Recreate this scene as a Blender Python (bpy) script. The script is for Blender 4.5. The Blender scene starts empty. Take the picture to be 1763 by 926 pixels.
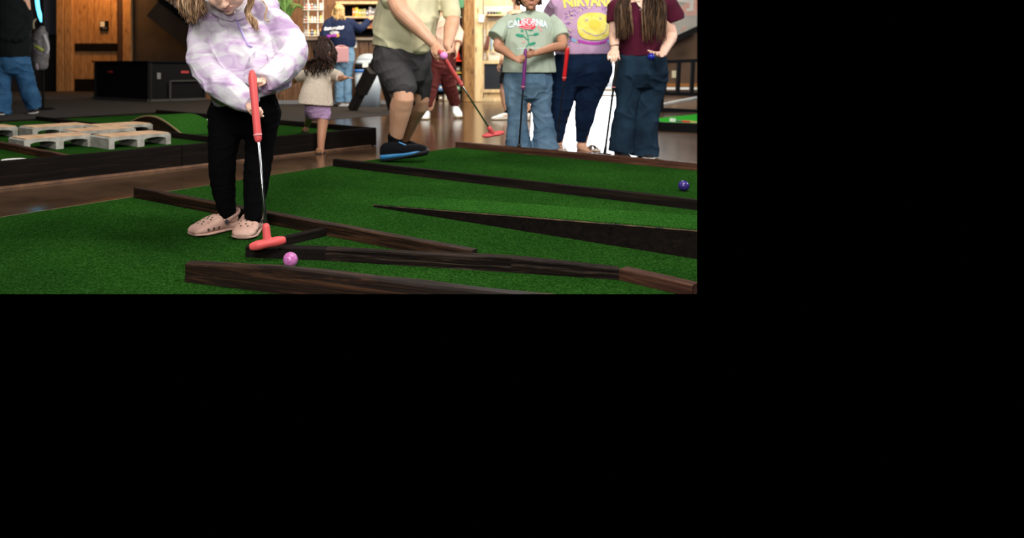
import bpy, bmesh, math, random
import numpy as np
from mathutils import Vector, Matrix, noise
from mathutils.bvhtree import BVHTree
random.seed(7)
V = Vector
SC = bpy.context.scene
COL = SC.collection

# ------------------------------------------------------------------ camera, world, lights, exposure
CAMH, F, PX, PY, FW, FH = 0.76, 1300.0, 600.0, 108.0, 1763.0, 926.0
cam_d = bpy.data.cameras.new('camera'); cam = bpy.data.objects.new('camera', cam_d); COL.objects.link(cam)
cam.location = (0, 0, CAMH); cam.rotation_euler = (math.radians(90), 0, 0)
cam_d.sensor_fit = 'HORIZONTAL'; cam_d.sensor_width = 36.0; cam_d.lens = F / FW * 36.0
cam_d.shift_x = (FW / 2 - PX) / FW; cam_d.shift_y = -(FH / 2 - PY) / FW
cam_d.clip_start = 0.05; cam_d.clip_end = 200
cam_d.dof.use_dof = True; cam_d.dof.focus_distance = 3.2; cam_d.dof.aperture_fstop = 2.6
SC.camera = cam

w = bpy.data.worlds.new('world'); SC.world = w; w.use_nodes = True
w.node_tree.nodes['Background'].inputs[0].default_value = (0, 0, 0, 1)
w.node_tree.nodes['Background'].inputs[1].default_value = 0.0

def area(name, loc, target, size, power, color, sy=None):
    d = bpy.data.lights.new(name, 'AREA'); d.energy = power; d.color = color
    d.size = size
    if sy: d.shape = 'RECTANGLE'; d.size_y = sy
    o = bpy.data.objects.new(name, d); COL.objects.link(o); o.location = loc
    o.rotation_euler = (V(target) - V(loc)).to_track_quat('-Z', 'Y').to_euler()
    return o
area('flash_bounce', (-1.0, -0.3, 3.0), (0.5, 5.2, 0.9), 1.1, 165, (1.0, 0.965, 0.93))
area('hall_lamp_front', (0.6, 3.0, 4.2), (0.3, 4.4, 0.0), 1.4, 70, (1.0, 0.95, 0.88))
area('hall_lamp_middle', (2.6, 8.6, 4.4), (2.0, 11.5, 0.5), 2.0, 330, (1.0, 0.95, 0.86))
area('skylight_right', (7.5, 5.0, 3.4), (1.6, 6.2, 0.9), 2.0, 200, (0.93, 0.96, 1.0))
area('hall_lamp_left', (-3.0, 6.6, 4.2), (-2.6, 7.5, 0.0), 1.6, 75, (1.0, 0.93, 0.85))
area('shop_lamp', (0.2, 12.3, 3.6), (0.2, 15.0, 1.2), 1.5, 170, (1.0, 0.80, 0.55))
area('kiosk_lamp', (3.4, 13.2, 3.4), (3.2, 15.0, 1.0), 1.0, 85, (1.0, 0.93, 0.80))
area('timber_lamp', (-6.3, 19.2, 3.4), (-6.6, 20.3, 1.0), 0.6, 55, (1.0, 0.50, 0.16))
area('cage_lamp', (6.6, 13.0, 3.6), (7.2, 16.5, 1.5), 1.2, 160, (1.0, 0.92, 0.82))

area('group_fill_light', (1.6, 2.6, 3.6), (1.9, 6.8, 0.9), 1.0, 165, (1.0, .95, .89))  # added fill to brighten the standing group, not a hall fixture
area('flash_direct', (-.15, -.25, 1.35), (0.3, 5.0, 0.7), .35, 42, (1.0, .97, .95))
SC.view_settings.view_transform = 'Standard'
SC.view_settings.look = 'None'
SC.view_settings.gamma = 1.0
SC.view_settings.use_curve_mapping = False
SC.view_settings.exposure = 0.0
SC.cycles.use_denoising = True
try: SC.cycles.denoiser = 'OPENIMAGEDENOISE'
except Exception: pass
SC.cycles.max_bounces = 6
SC.cycles.sample_clamp_indirect = 4.0
SC.cycles.caustics_reflective = False
SC.cycles.caustics_refractive = False

# ------------------------------------------------------------------ measuring helpers
def W(px, py, Y):
    return V(((px - PX) * Y / F, Y, CAMH - (py - PY) * Y / F))
def G(px, py, z=0.0):
    Y = (CAMH - z) * F / (py - PY)
    return V(((px - PX) * Y / F, Y, z))

# ------------------------------------------------------------------ materials
MATS = {}
def mat(name, col, rough=0.7, metal=0.0, col2=None, scale=20, bump=0.0, bscale=None, stretch=None, spec=0.5,
        emit=None, estr=0.0, coat=0.0, lo=0.35, hi=0.65, detail=4, bdist=0.01, sheen=0.0, sss=0.0, distort=0.0):
    if name in MATS: return MATS[name]
    m = bpy.data.materials.new(name); m.use_nodes = True; MATS[name] = m
    nt = m.node_tree; b = nt.nodes['Principled BSDF']
    b.inputs['Base Color'].default_value = (*col, 1); b.inputs['Roughness'].default_value = rough
    b.inputs['Metallic'].default_value = metal; b.inputs['Specular IOR Level'].default_value = spec
    if coat: b.inputs['Coat Weight'].default_value = coat; b.inputs['Coat Roughness'].default_value = 0.1
    if sheen: b.inputs['Sheen Weight'].default_value = sheen
    if sss:
        b.inputs['Subsurface Weight'].default_value = sss; b.inputs['Subsurface Radius'].default_value = (0.012, 0.005, 0.003)
        b.inputs['Subsurface Scale'].default_value = 0.4
    if emit: b.inputs['Emission Color'].default_value = (*emit, 1); b.inputs['Emission Strength'].default_value = estr
    if col2 or bump:
        tc = nt.nodes.new('ShaderNodeTexCoord'); mp = nt.nodes.new('ShaderNodeMapping')
        nt.links.new(tc.outputs['Object'], mp.inputs[0])
        if stretch: mp.inputs['Scale'].default_value = stretch
    if col2:
        n = nt.nodes.new('ShaderNodeTexNoise'); n.inputs['Scale'].default_value = scale; n.inputs['Detail'].default_value = detail
        n.inputs['Distortion'].default_value = distort
        r = nt.nodes.new('ShaderNodeValToRGB')
        r.color_ramp.elements[0].position = lo; r.color_ramp.elements[0].color = (*col, 1)
        r.color_ramp.elements[1].position = hi; r.color_ramp.elements[1].color = (*col2, 1)
        nt.links.new(mp.outputs[0], n.inputs['Vector']); nt.links.new(n.outputs['Fac'], r.inputs[0])
        nt.links.new(r.outputs[0], b.inputs['Base Color'])
    if bump:
        n2 = nt.nodes.new('ShaderNodeTexNoise'); n2.inputs['Scale'].default_value = bscale or scale; n2.inputs['Detail'].default_value = 3
        bp = nt.nodes.new('ShaderNodeBump'); bp.inputs['Strength'].default_value = bump; bp.inputs['Distance'].default_value = bdist
        nt.links.new(mp.outputs[0], n2.inputs['Vector']); nt.links.new(n2.outputs['Fac'], bp.inputs['Height'])
        nt.links.new(bp.outputs[0], b.inputs['Normal'])
    return m

def turf_mat(name, c1, c2, c3):
    m = bpy.data.materials.new(name); m.use_nodes = True; nt = m.node_tree; b = nt.nodes['Principled BSDF']
    b.inputs['Roughness'].default_value = 1.0; b.inputs['Specular IOR Level'].default_value = 0.0
    tc = nt.nodes.new('ShaderNodeTexCoord')
    n = nt.nodes.new('ShaderNodeTexNoise'); n.inputs['Scale'].default_value = 130; n.inputs['Detail'].default_value = 5; n.inputs['Roughness'].default_value = 0.8
    big = nt.nodes.new('ShaderNodeTexNoise'); big.inputs['Scale'].default_value = 1.6; big.inputs['Detail'].default_value = 3
    r = nt.nodes.new('ShaderNodeValToRGB'); r.color_ramp.elements[0].position = .34; r.color_ramp.elements[0].color = (*c1, 1)
    r.color_ramp.elements[1].position = .72; r.color_ramp.elements[1].color = (*c3, 1)
    e = r.color_ramp.elements.new(.52); e.color = (*c2, 1)
    mx = nt.nodes.new('ShaderNodeMix'); mx.data_type = 'RGBA'; mx.blend_type = 'MULTIPLY'; mx.inputs[0].default_value = 1.0
    r2 = nt.nodes.new('ShaderNodeValToRGB'); r2.color_ramp.elements[0].position = .3; r2.color_ramp.elements[0].color = (.72, .74, .72, 1)
    r2.color_ramp.elements[1].position = .7; r2.color_ramp.elements[1].color = (1.15, 1.12, 1.0, 1)
    nt.links.new(tc.outputs['Object'], n.inputs['Vector']); nt.links.new(tc.outputs['Object'], big.inputs['Vector'])
    nt.links.new(n.outputs['Fac'], r.inputs[0]); nt.links.new(big.outputs['Fac'], r2.inputs[0])
    nt.links.new(r.outputs[0], mx.inputs[6]); nt.links.new(r2.outputs[0], mx.inputs[7]); nt.links.new(mx.outputs[2], b.inputs['Base Color'])
    bp = nt.nodes.new('ShaderNodeBump'); bp.inputs['Strength'].default_value = 0.9; bp.inputs['Distance'].default_value = 0.006
    nt.links.new(n.outputs['Fac'], bp.inputs['Height']); nt.links.new(bp.outputs[0], b.inputs['Normal'])
    return m

def wood_mat(name, c1, c2, c3, rough=0.55, grain=(1, 1, 1), bump=0.5, knots=True, spec=.35):
    """grain: object space scale; the small component runs along the board"""
    m = bpy.data.materials.new(name); m.use_nodes = True; nt = m.node_tree; b = nt.nodes['Principled BSDF']
    b.inputs['Roughness'].default_value = rough; b.inputs['Specular IOR Level'].default_value = spec
    tc = nt.nodes.new('ShaderNodeTexCoord'); mp = nt.nodes.new('ShaderNodeMapping'); mp.inputs['Scale'].default_value = grain
    n = nt.nodes.new('ShaderNodeTexNoise'); n.inputs['Scale'].default_value = 6; n.inputs['Detail'].default_value = 8
    n.inputs['Roughness'].default_value = .7; n.inputs['Distortion'].default_value = .8
    r = nt.nodes.new('ShaderNodeValToRGB'); r.color_ramp.elements[0].position = .32; r.color_ramp.elements[0].color = (*c1, 1)
    r.color_ramp.elements[1].position = .7; r.color_ramp.elements[1].color = (*c3, 1)
    e = r.color_ramp.elements.new(.5); e.color = (*c2, 1)
    nt.links.new(tc.outputs['Object'], mp.inputs[0]); nt.links.new(mp.outputs[0], n.inputs['Vector']); nt.links.new(n.outputs['Fac'], r.inputs[0])
    last = r.outputs[0]
    if knots:
        vo = nt.nodes.new('ShaderNodeTexVoronoi'); vo.inputs['Scale'].default_value = 1.6
        m2 = nt.nodes.new('ShaderNodeMapping'); m2.inputs['Scale'].default_value = tuple(math.sqrt(g) * 2 for g in grain)
        nt.links.new(tc.outputs['Object'], m2.inputs[0]); nt.links.new(m2.outputs[0], vo.inputs['Vector'])
        r3 = nt.nodes.new('ShaderNodeValToRGB'); r3.color_ramp.elements[0].position = .08; r3.color_ramp.elements[0].color = (.25, .2, .16, 1)
        r3.color_ramp.elements[1].position = .2; r3.color_ramp.elements[1].color = (1, 1, 1, 1)
        nt.links.new(vo.outputs['Distance'], r3.inputs[0])
        mx = nt.nodes.new('ShaderNodeMix'); mx.data_type = 'RGBA'; mx.blend_type = 'MULTIPLY'; mx.inputs[0].default_value = .8
        nt.links.new(last, mx.inputs[6]); nt.links.new(r3.outputs[0], mx.inputs[7]); last = mx.outputs[2]
    nt.links.new(last, b.inputs['Base Color'])
    bp = nt.nodes.new('ShaderNodeBump'); bp.inputs['Strength'].default_value = bump; bp.inputs['Distance'].default_value = 0.004
    nt.links.new(n.outputs['Fac'], bp.inputs['Height']); nt.links.new(bp.outputs[0], b.inputs['Normal'])
    return m

# ------------------------------------------------------------------ object helpers
def thing(name, label, cat, loc, group=None):
    o = bpy.data.objects.new(name, None); COL.objects.link(o); o.location = loc; o.empty_display_size = .1
    o['label'] = label; o['category'] = cat
    if group: o['group'] = group
    o['_b'] = list(loc)
    return o
def wbase(o):
    p = V((0, 0, 0))
    while o is not None:
        p = p + o.location; o = o.parent
    return p
def link(name, me, m, parent=None, smooth=True, base=None):
    """me is in world coordinates; it is moved into the frame of its parent (or of base)"""
    o = bpy.data.objects.new(name, me); COL.objects.link(o)
    ms = m if isinstance(m, (list, tuple)) else [m]
    me.materials.clear()
    for q in ms: me.materials.append(q)
    if smooth and len(me.polygons): me.polygons.foreach_set('use_smooth', [True] * len(me.polygons))
    if parent is not None:
        b = wbase(parent); me.transform(Matrix.Translation(-b)); o.parent = parent
    elif base is not None:
        me.transform(Matrix.Translation(-V(base))); o.location = base
    me.update(); return o
def tag(o, label, cat, group=None):
    o['label'] = label; o['category'] = cat
    if group: o['group'] = group
    return o
def bmesh_me(bm, name='m'):
    bmesh.ops.recalc_face_normals(bm, faces=bm.faces[:])
    me = bpy.data.meshes.new(name); bm.to_mesh(me); bm.free(); return me

class MB:
    """collects simple closed shapes into one mesh (world coordinates)"""
    def __init__(s): s.bm = bmesh.new()
    def box(s, c, size, rz=0, bev=0.0, rx=0, ry=0):
        M = Matrix.Translation(V(c)) @ Matrix.Rotation(rz, 4, 'Z') @ Matrix.Rotation(ry, 4, 'Y') @ Matrix.Rotation(rx, 4, 'X') @ Matrix.Diagonal((*size, 1))
        r = bmesh.ops.create_cube(s.bm, size=1.0, matrix=M)
        if bev:
            es = {e for v in r['verts'] for e in v.link_edges}
            bmesh.ops.bevel(s.bm, geom=list(es), offset=bev, segments=2, profile=.5, affect='EDGES')
        return s
    def beam(s, a, b, wd, ht, up=V((0, 0, 1)), bev=0.0):
        a = V(a); b = V(b); t = (b - a); L = t.length; t = t / L
        sd = t.cross(up); sd = sd.normalized() if sd.length > 1e-5 else V((1, 0, 0)); u = sd.cross(t)
        M = Matrix.Translation((a + b) / 2) @ Matrix((sd, t, u)).transposed().to_4x4() @ Matrix.Diagonal((wd, L, ht, 1))
        r = bmesh.ops.create_cube(s.bm, size=1.0, matrix=M)
        if bev:
            es = {e for v in r['verts'] for e in v.link_edges}
            bmesh.ops.bevel(s.bm, geom=list(es), offset=bev, segments=2, profile=.5, affect='EDGES')
        return s
    def prism(s, poly, z0, z1):
        n = len(poly); b = [s.bm.verts.new((p[0], p[1], z0 if not callable(z0) else z0(p))) for p in poly]
        t = [s.bm.verts.new((p[0], p[1], z1 if not callable(z1) else z1(p))) for p in poly]
        s.bm.faces.new(b[::-1]); s.bm.faces.new(t)
        for i in range(n): s.bm.faces.new((b[i], b[(i + 1) % n], t[(i + 1) % n], t[i]))
        return s
    def ball(s, c, r, seg=24, M=None):
        r = (r, r, r) if not hasattr(r, '__len__') else r
        Mx = Matrix.Translation(V(c)) @ (M or Matrix.Identity(4)) @ Matrix.Diagonal((*r, 1))
        bmesh.ops.create_uvsphere(s.bm, u_segments=seg, v_segments=seg * 2 // 3, radius=1, matrix=Mx); return s
    def tube(s, pts, rad, seg=12, side=None, cap=True, sub=0):
        tube(s.bm, pts, rad, seg, side, cap, sub); return s
    def cyl(s, a, b, r, r2=None, seg=24):
        tube(s.bm, [a, b], [r, r if r2 is None else r2], seg, None, False); return s
    def trim(s):
        trim_bm(s.bm); return s
    def build(s, name, m, parent=None, smooth=False, base=None):
        return link(name, bmesh_me(s.bm, name), m, parent, smooth, base)

def catmull(P, n):
    P = [np.array(p, float) for p in P]
    if len(P) < 3 or n < 2: return P
    out = []
    E = [2 * P[0] - P[1]] + P + [2 * P[-1] - P[-2]]
    for i in range(1, len(E) - 2):
        a, b, c, d = E[i - 1], E[i], E[i + 1], E[i + 2]
        for k in range(n):
            t = k / n
            out.append(.5 * (2 * b + (c - a) * t + (2 * a - 5 * b + 4 * c - d) * t * t + (3 * b - a - 3 * c + d) * t ** 3))
    out.append(E[-2]); return out
def tube(bm, pts, rad, seg=12, side=None, cap=True, sub=0):
    """cap True: rounded ends. False: flat ends."""
    pts = [V(p) for p in pts]
    if not hasattr(rad, '__len__'): rad = [rad] * len(pts)
    rad = [(r, r) if not hasattr(r, '__len__') else tuple(r) for r in rad]
    if sub:
        A = catmull([(*p, *r) for p, r in zip(pts, rad)], sub)
        pts = [V(a[:3]) for a in A]; rad = [(max(a[3], 1e-4), max(a[4], 1e-4)) for a in A]
    n = len(pts); T = []
    for i in range(n):
        t = pts[min(i + 1, n - 1)] - pts[max(i - 1, 0)]; T.append(t.normalized())
    if side is None:
        s0 = V((1, 0, 0)) if abs(T[0].x) < .8 else V((0, 1, 0))
    else: s0 = V(side)
    C = []
    sv = s0
    for i in range(n):
        q = (V(side) if side is not None else sv); q = q - T[i] * q.dot(T[i])
        if q.length < 1e-4: q = sv - T[i] * sv.dot(T[i])
        sv = q.normalized(); C.append((pts[i], sv, T[i].cross(sv), rad[i][0], rad[i][1]))
    if cap:
        c0, cN = C[0], C[-1]; pre = []; post = []
        m0 = min(c0[3], c0[4]); mN = min(cN[3], cN[4])
        for a in (75, 45): k = math.cos(math.radians(a)); h = math.sin(math.radians(a)); pre.append((c0[0] - T[0] * m0 * h, c0[1], c0[2], c0[3] - m0 * (1 - k), c0[4] - m0 * (1 - k)))
        for a in (45, 75): k = math.cos(math.radians(a)); h = math.sin(math.radians(a)); post.append((cN[0] + T[-1] * mN * h, cN[1], cN[2], cN[3] - mN * (1 - k), cN[4] - mN * (1 - k)))
        C = pre + C + post
    R = []
    for c, s1, s2, rx, ry in C:
        R.append([bm.verts.new(c + s1 * (rx * math.cos(2 * math.pi * k / seg)) + s2 * (ry * math.sin(2 * math.pi * k / seg))) for k in range(seg)])
    for i in range(len(R) - 1):
        for k in range(seg):
            k2 = (k + 1) % seg; bm.faces.new((R[i][k], R[i][k2], R[i + 1][k2], R[i + 1][k]))
    bm.faces.new(R[0][::-1]); bm.faces.new(R[-1])

CAMP = V((0, 0, CAMH))
def trim_bm(bm):
    """the modelled floor area ends where the photograph ends: right edge and near edge"""
    for no in (V((F, -600.0, 0)).normalized(), V((0, -398.0, -F)).normalized()):
        g = bm.verts[:] + bm.edges[:] + bm.faces[:]
        r = bmesh.ops.bisect_plane(bm, geom=g, plane_co=CAMP, plane_no=no, clear_outer=True, dist=1e-6)
        es = [e for e in r['geom_cut'] if isinstance(e, bmesh.types.BMEdge)]
        if es:
            try: bmesh.ops.holes_fill(bm, edges=es, sides=0)
            except Exception: pass

# voxel-joined organic volumes
class Vol(MB):
    def head(s, c, f, up, hs, wide=1.0):
        c = V(c); f = V(f).normalized(); up = V(up); up = (up - f * up.dot(f)).normalized(); sd = f.cross(up)
        M = Matrix((sd, f, up)).transposed().to_4x4()
        def e(x, y, z, r): s.ball(c + (sd * x + f * y + up * z) * hs, [q * hs for q in r], 24, M)
        e(0, -.06, .14, (.335 * wide, .40, .35)); e(0, .08, -.06, (.30 * wide, .30, .36))
        e(0, .15, -.24, (.235 * wide, .22, .20)); e(0, .27, -.41, (.095, .085, .075))
        e(.16 * wide, .22, -.13, (.13, .13, .14)); e(-.16 * wide, .22, -.13, (.13, .13, .14))
        e(0, .31, .16, (.2, .08, .12))
        s.tube([c + (f * .37 + up * .08) * hs, c + (f * .43 - up * .03) * hs, c + (f * .465 - up * .085) * hs], [.03 * hs, .04 * hs, .052 * hs], 12)
        e(.045, .42, -.10, (.035, .035, .028)); e(-.045, .42, -.10, (.035, .035, .028))
        s.tube([c + (sd * -.09 + f * .365 - up * .222) * hs, c + (f * .405 - up * .212) * hs, c + (sd * .09 + f * .365 - up * .222) * hs], [.018 * hs, .026 * hs, .018 * hs], 10, sub=3)
        s.tube([c + (sd * -.07 + f * .362 - up * .262) * hs, c + (f * .395 - up * .268) * hs, c + (sd * .07 + f * .362 - up * .262) * hs], [.018 * hs, .03 * hs, .018 * hs], 10, sub=3)
        for k in (-1, 1): e(.335 * k * wide, -.02, -.02, (.03, .075, .11))
        s.hinfo = (c, f, up, sd, hs)
        return s
    def hand(s, wr, d, n, thumb, L, curl=(20, 25, 15), spread=6, tcurl=20, tout=40):
        """wr wrist, d wrist-to-knuckles, n palm normal, thumb +-1: which side of d x n"""
        wr = V(wr); d = V(d).normalized(); n = V(n); n = (n - d * n.dot(d)).normalized(); a = d.cross(n) * thumb
        s.tube([wr - d * .08 * L, wr + d * .12 * L, wr + d * .32 * L, wr + d * .47 * L], [(.15 * L, .10 * L), (.17 * L, .105 * L), (.215 * L, .085 * L), (.205 * L, .065 * L)], 14, side=a)
        for k, (off, ln) in enumerate(((.155, .42), (.052, .47), (-.052, .44), (-.150, .34))):
            p = wr + d * (.47 - abs(off) * .15) * L + a * off * L
            sp = math.radians(spread * (1.4 - k)) * .6
            dd = (d * math.cos(sp) + a * math.sin(sp)).normalized(); th = 0; P = [p - dd * .05 * L]; R = [.052 * L]
            P.append(p)
            R.append(.050 * L)
            for j, (fr, cu) in enumerate(zip((.45, .3, .25), curl)):
                th += math.radians(cu + k * 2); q = dd * math.cos(th) + n * math.sin(th)
                p = p + q * ln * fr * L; P.append(p); R.append((.047, .043, .036)[j] * L)
            s.tube(P, R, 10)
        p = wr + d * .10 * L + a * .13 * L + n * .02 * L; to = math.radians(tout); P = [p]; R = [.075 * L]
        q = (d * math.cos(to) + a * math.sin(to)); p = p + q * .2 * L; P.append(p); R.append(.062 * L)
        for j, cu in enumerate((tcurl, tcurl)):
            to -= math.radians(cu * .5); q = (d * math.cos(to) + a * math.sin(to) + n * math.sin(math.radians(cu * (j + 1)))).normalized()
            p = p + q * (.17, .13)[j] * L; P.append(p); R.append((.052, .042)[j] * L)
        s.tube(P, R, 10)
        return s
    def organic(s, name, m, parent, voxel=.005, smooth=3, disp=None, fac=.5, pmat=None, trim=False):
        if trim: trim_bm(s.bm)
        me0 = bmesh_me(s.bm, name); o = bpy.data.objects.new('tmp', me0); COL.objects.link(o)
        r = o.modifiers.new('r', 'REMESH'); r.mode = 'VOXEL'; r.voxel_size = voxel; r.adaptivity = 0
        if smooth: q = o.modifiers.new('s', 'SMOOTH'); q.factor = fac; q.iterations = smooth
        dg = bpy.context.evaluated_depsgraph_get(); me = bpy.data.meshes.new_from_object(o.evaluated_get(dg))
        bpy.data.objects.remove(o); bpy.data.meshes.remove(me0)
        me.name = name
        if disp:
            nv = len(me.vertices); co = np.empty(nv * 3); me.vertices.foreach_get('co', co); co = co.reshape(-1, 3)
            no = np.array([v.normal[:] for v in me.vertices])
            d = np.array([disp(V(c)) for c in co]) * (1 - np.clip((-no[:, 2] - .45) / .3, 0, 1) * .92); co = co + no * d[:, None]
            me.vertices.foreach_set('co', co.ravel()); me.update()
        ob = link(name, me, m, parent)
        if pmat:
            b = wbase(ob)
            idx = [pmat(p.center + b) for p in me.polygons]
            me.polygons.foreach_set('material_index', idx)
        return ob

def folds(amp=.006, sc=9, st=(1, 1, 1), seed=0, sharp=3, fine=.0):
    st = V(st); off = V((seed * 3.7, seed * 1.3, seed * 7.1))
    def f(p):
        q = V((p.x * st.x, p.y * st.y, p.z * st.z)) * sc + off
        q = q + V((noise.noise(q * .6), noise.noise(q * .6 + V((5, 1, 2))), noise.noise(q * .6 + V((9, 3, 1))))) * .8
        a = 1 - abs(noise.noise(q)) * 1.6; a = max(a, 0) ** sharp
        d = amp * (a - .45)
        if fine: d += fine * noise.noise(q * 3)
        return d
    return f

def bvh_of(o):
    me = o.data; b = wbase(o)
    return BVHTree.FromPolygons([v.co + b for v in me.vertices], [tuple(p.vertices) for p in me.polygons])
def grid_cut(bm, step):
    for ax in (0, 2):
        vs = [v.co[ax] for v in bm.verts]
        if not vs: return
        lo, hi = min(vs), max(vs); k = lo + step
        while k < hi:
            co = V((0, 0, 0)); co[ax] = k; no = V((0, 0, 0)); no[ax] = 1
            bmesh.ops.bisect_plane(bm, geom=bm.verts[:] + bm.edges[:] + bm.faces[:], plane_co=co, plane_no=no); k += step
def decal(bm, target, name, m, parent, y0, off=.0035, step=.008):
    """flat artwork in the XZ plane is laid onto the cloth from the front"""
    grid_cut(bm, step); bv = bvh_of(target); bad = []
    for v in bm.verts:
        h = bv.ray_cast(V((v.co.x, y0, v.co.z)), V((0, 1, 0)), 3)
        if h[0] is None: bad.append(v)
        else: v.co = V((v.co.x, h[0].y - off, v.co.z))
    if bad: bmesh.ops.delete(bm, geom=bad, context='VERTS')
    me = bpy.data.meshes.new(name); bm.to_mesh(me); bm.free()
    return link(name, me, m, parent)
def poly2(bm, pts, Y):
    vs = [bm.verts.new(W(x, y, Y)) for x, y in pts]
    f = bm.faces.new(vs); bmesh.ops.triangulate(bm, faces=[f])
def ell2(bm, cx, cy, rx, ry, Y, n=28, p=2.0, rot=0):
    pts = []
    for k in range(n):
        a = 2 * math.pi * k / n; c, s_ = math.cos(a), math.sin(a)
        x = rx * math.copysign(abs(c) ** (2 / p), c); y = ry * math.copysign(abs(s_) ** (2 / p), s_)
        pts.append((cx + x * math.cos(rot) - y * math.sin(rot), cy + x * math.sin(rot) + y * math.cos(rot)))
    poly2(bm, pts, Y)
def line2(bm, pts, wd, Y):
    P = [V(p).to_2d() if len(p) > 2 else V((p[0], p[1])) for p in pts]
    for a, b in zip(P[:-1], P[1:]):
        t = (b - a); 
        if t.length < 1e-6: continue
        t = t.normalized(); n = V((-t.y, t.x)) * wd / 2; e = t * wd * .2
        poly2(bm, [tuple(a - e + n), tuple(b + e + n), tuple(b + e - n), tuple(a - e - n)], Y)
def text_bm(txt, cx, cy, width, height, Y, arc=0.0, bold=0.0):
    cu = bpy.data.curves.new('t', 'FONT'); cu.body = txt; cu.align_x = 'CENTER'; cu.offset = bold; cu.resolution_u = 3
    o = bpy.data.objects.new('t', cu); COL.objects.link(o)
    dg = bpy.context.evaluated_depsgraph_get(); me = bpy.data.meshes.new_from_object(o.evaluated_get(dg))
    bpy.data.objects.remove(o); bpy.data.curves.remove(cu)
    bm = bmesh.new(); bm.from_mesh(me); bpy.data.meshes.remove(me)
    xs = [v.co.x for v in bm.verts]; ys = [v.co.y for v in bm.verts]; x0, x1, y0, y1 = min(xs), max(xs), min(ys), max(ys)
    for v in bm.verts:
        u = (v.co.x - (x0 + x1) / 2) / (x1 - x0); t = (v.co.y - y0) / (y1 - y0)
        v.co = W(cx + u * width, cy + height / 2 - t * height + arc * (u * 2) ** 2, Y)
    bmesh.ops.triangulate(bm, faces=bm.faces[:])
    return bm

# ------------------------------------------------------------------ shared materials
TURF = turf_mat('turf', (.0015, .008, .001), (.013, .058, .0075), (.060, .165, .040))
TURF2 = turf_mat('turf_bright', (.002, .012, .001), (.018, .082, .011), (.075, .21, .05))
DARKWOOD = wood_mat('stained_wood', (.002, .0015, .001), (.012, .006, .0035), (.08, .036, .016), .6, (.35, 9, 9), spec=.15)
BLACKWOOD = wood_mat('black_wood', (.004, .0035, .003), (.008, .006, .005), (.016, .010, .007), .85, (.35, 7, 7), knots=False, spec=.05)
REDWOOD = wood_mat('reddish_wood', (.012, .005, .004), (.05, .02, .012), (.14, .06, .03), .6, (.35, 9, 9), spec=.15)
PINE = wood_mat('pine', (.20, .085, .025), (.42, .21, .075), (.62, .36, .16), .5, (5, 5, .5))
PINE2 = wood_mat('pale_pine', (.50, .33, .15), (.68, .50, .27), (.78, .64, .42), .5, (5, 5, .5))
COUNTERWOOD = wood_mat('counter_wood', (.05, .022, .009), (.14, .065, .026), (.26, .13, .06), .5, (5, 5, .5))
WHITEWASH = wood_mat('whitewashed_boards', (.46, .38, .27), (.66, .58, .46), (.80, .75, .66), .6, (.6, 5, 6))
BLACK = mat('black_paint', (.004, .004, .005), .7, spec=.12)
GREYMETAL = mat('grey_metal', (.25, .25, .25), .4, .8)
WHITE = mat('white_paint', (.8, .8, .78), .5)

STRIPWOOD = wood_mat('weathered_black_wood', (.0015, .0012, .001), (.008, .005, .004), (.075, .052, .038), .7, (.5, 22, 22), spec=.05, knots=False)
def floor_mat():
    m = bpy.data.materials.new('polished_concrete'); m.use_nodes = True; nt = m.node_tree; b = nt.nodes['Principled BSDF']
    tc = nt.nodes.new('ShaderNodeTexCoord')
    n = nt.nodes.new('ShaderNodeTexNoise'); n.inputs['Scale'].default_value = 1.3; n.inputs['Detail'].default_value = 8; n.inputs['Roughness'].default_value = .65
    r = nt.nodes.new('ShaderNodeValToRGB'); r.color_ramp.elements[0].position = .33; r.color_ramp.elements[0].color = (.030, .015, .008, 1)
    r.color_ramp.elements[1].position = .68; r.color_ramp.elements[1].color = (.11, .065, .038, 1)
    nt.links.new(tc.outputs['Object'], n.inputs['Vector']); nt.links.new(n.outputs['Fac'], r.inputs[0]); nt.links.new(r.outputs[0], b.inputs['Base Color'])
    b.inputs['Roughness'].default_value = .17; b.inputs['Specular IOR Level'].default_value = .6
    n2 = nt.nodes.new('ShaderNodeTexNoise'); n2.inputs['Scale'].default_value = 3.5; n2.inputs['Detail'].default_value = 2
    bp = nt.nodes.new('ShaderNodeBump'); bp.inputs['Strength'].default_value = .12; bp.inputs['Distance'].default_value = .01
    nt.links.new(tc.outputs['Object'], n2.inputs['Vector']); nt.links.new(n2.outputs['Fac'], bp.inputs['Height']); nt.links.new(bp.outputs[0], b.inputs['Normal'])
    return m

def struct(o): o['kind'] = 'structure'; return o
def wbox(mb, x0, y0, x1, y1, Y, dep=.05, bev=0.0):
    a = W(x0, y0, Y); b = W(x1, y1, Y)
    return mb.box(((a.x + b.x) / 2, Y + dep / 2, (a.z + b.z) / 2), (abs(b.x - a.x), dep, abs(a.z - b.z)), bev=bev)

# ------------------------------------------------------------------ setting
YD = 17.3
struct(MB().prism([(-16, .6), (10, .6), (10, YD), (-16, YD)], -.05, 0).trim().build('floor', floor_mat()))
struct(MB().prism([(-16, YD), (2.6, YD), (2.6, 21), (-16, 21)], -.05, 0).trim().build('floor', mat('dark_floor', (.02, .014, .01), .4)))
struct(MB().prism([(2.6, YD), (7.2, YD), (15.0, 36), (2.6, 36)], -.06, -.004).trim().build('ground', mat('pale_concrete', (.75, .74, .72), .8, col2=(.62, .62, .62), scale=2)))
CARPET = mat('dark_carpet', (.014, .010, .007), .95, col2=(.030, .022, .017), scale=60, bump=.5, bscale=300, detail=6)
ca = G(580, 205); cb = G(690, 197)
struct(MB().prism([(-14, ca.y + (-14 - ca.x) * .94), (ca.x, ca.y), (cb.x, cb.y), (cb.x + .2, YD), (-14, 20.9)], 0, .006).trim().build('floor', CARPET))
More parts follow.
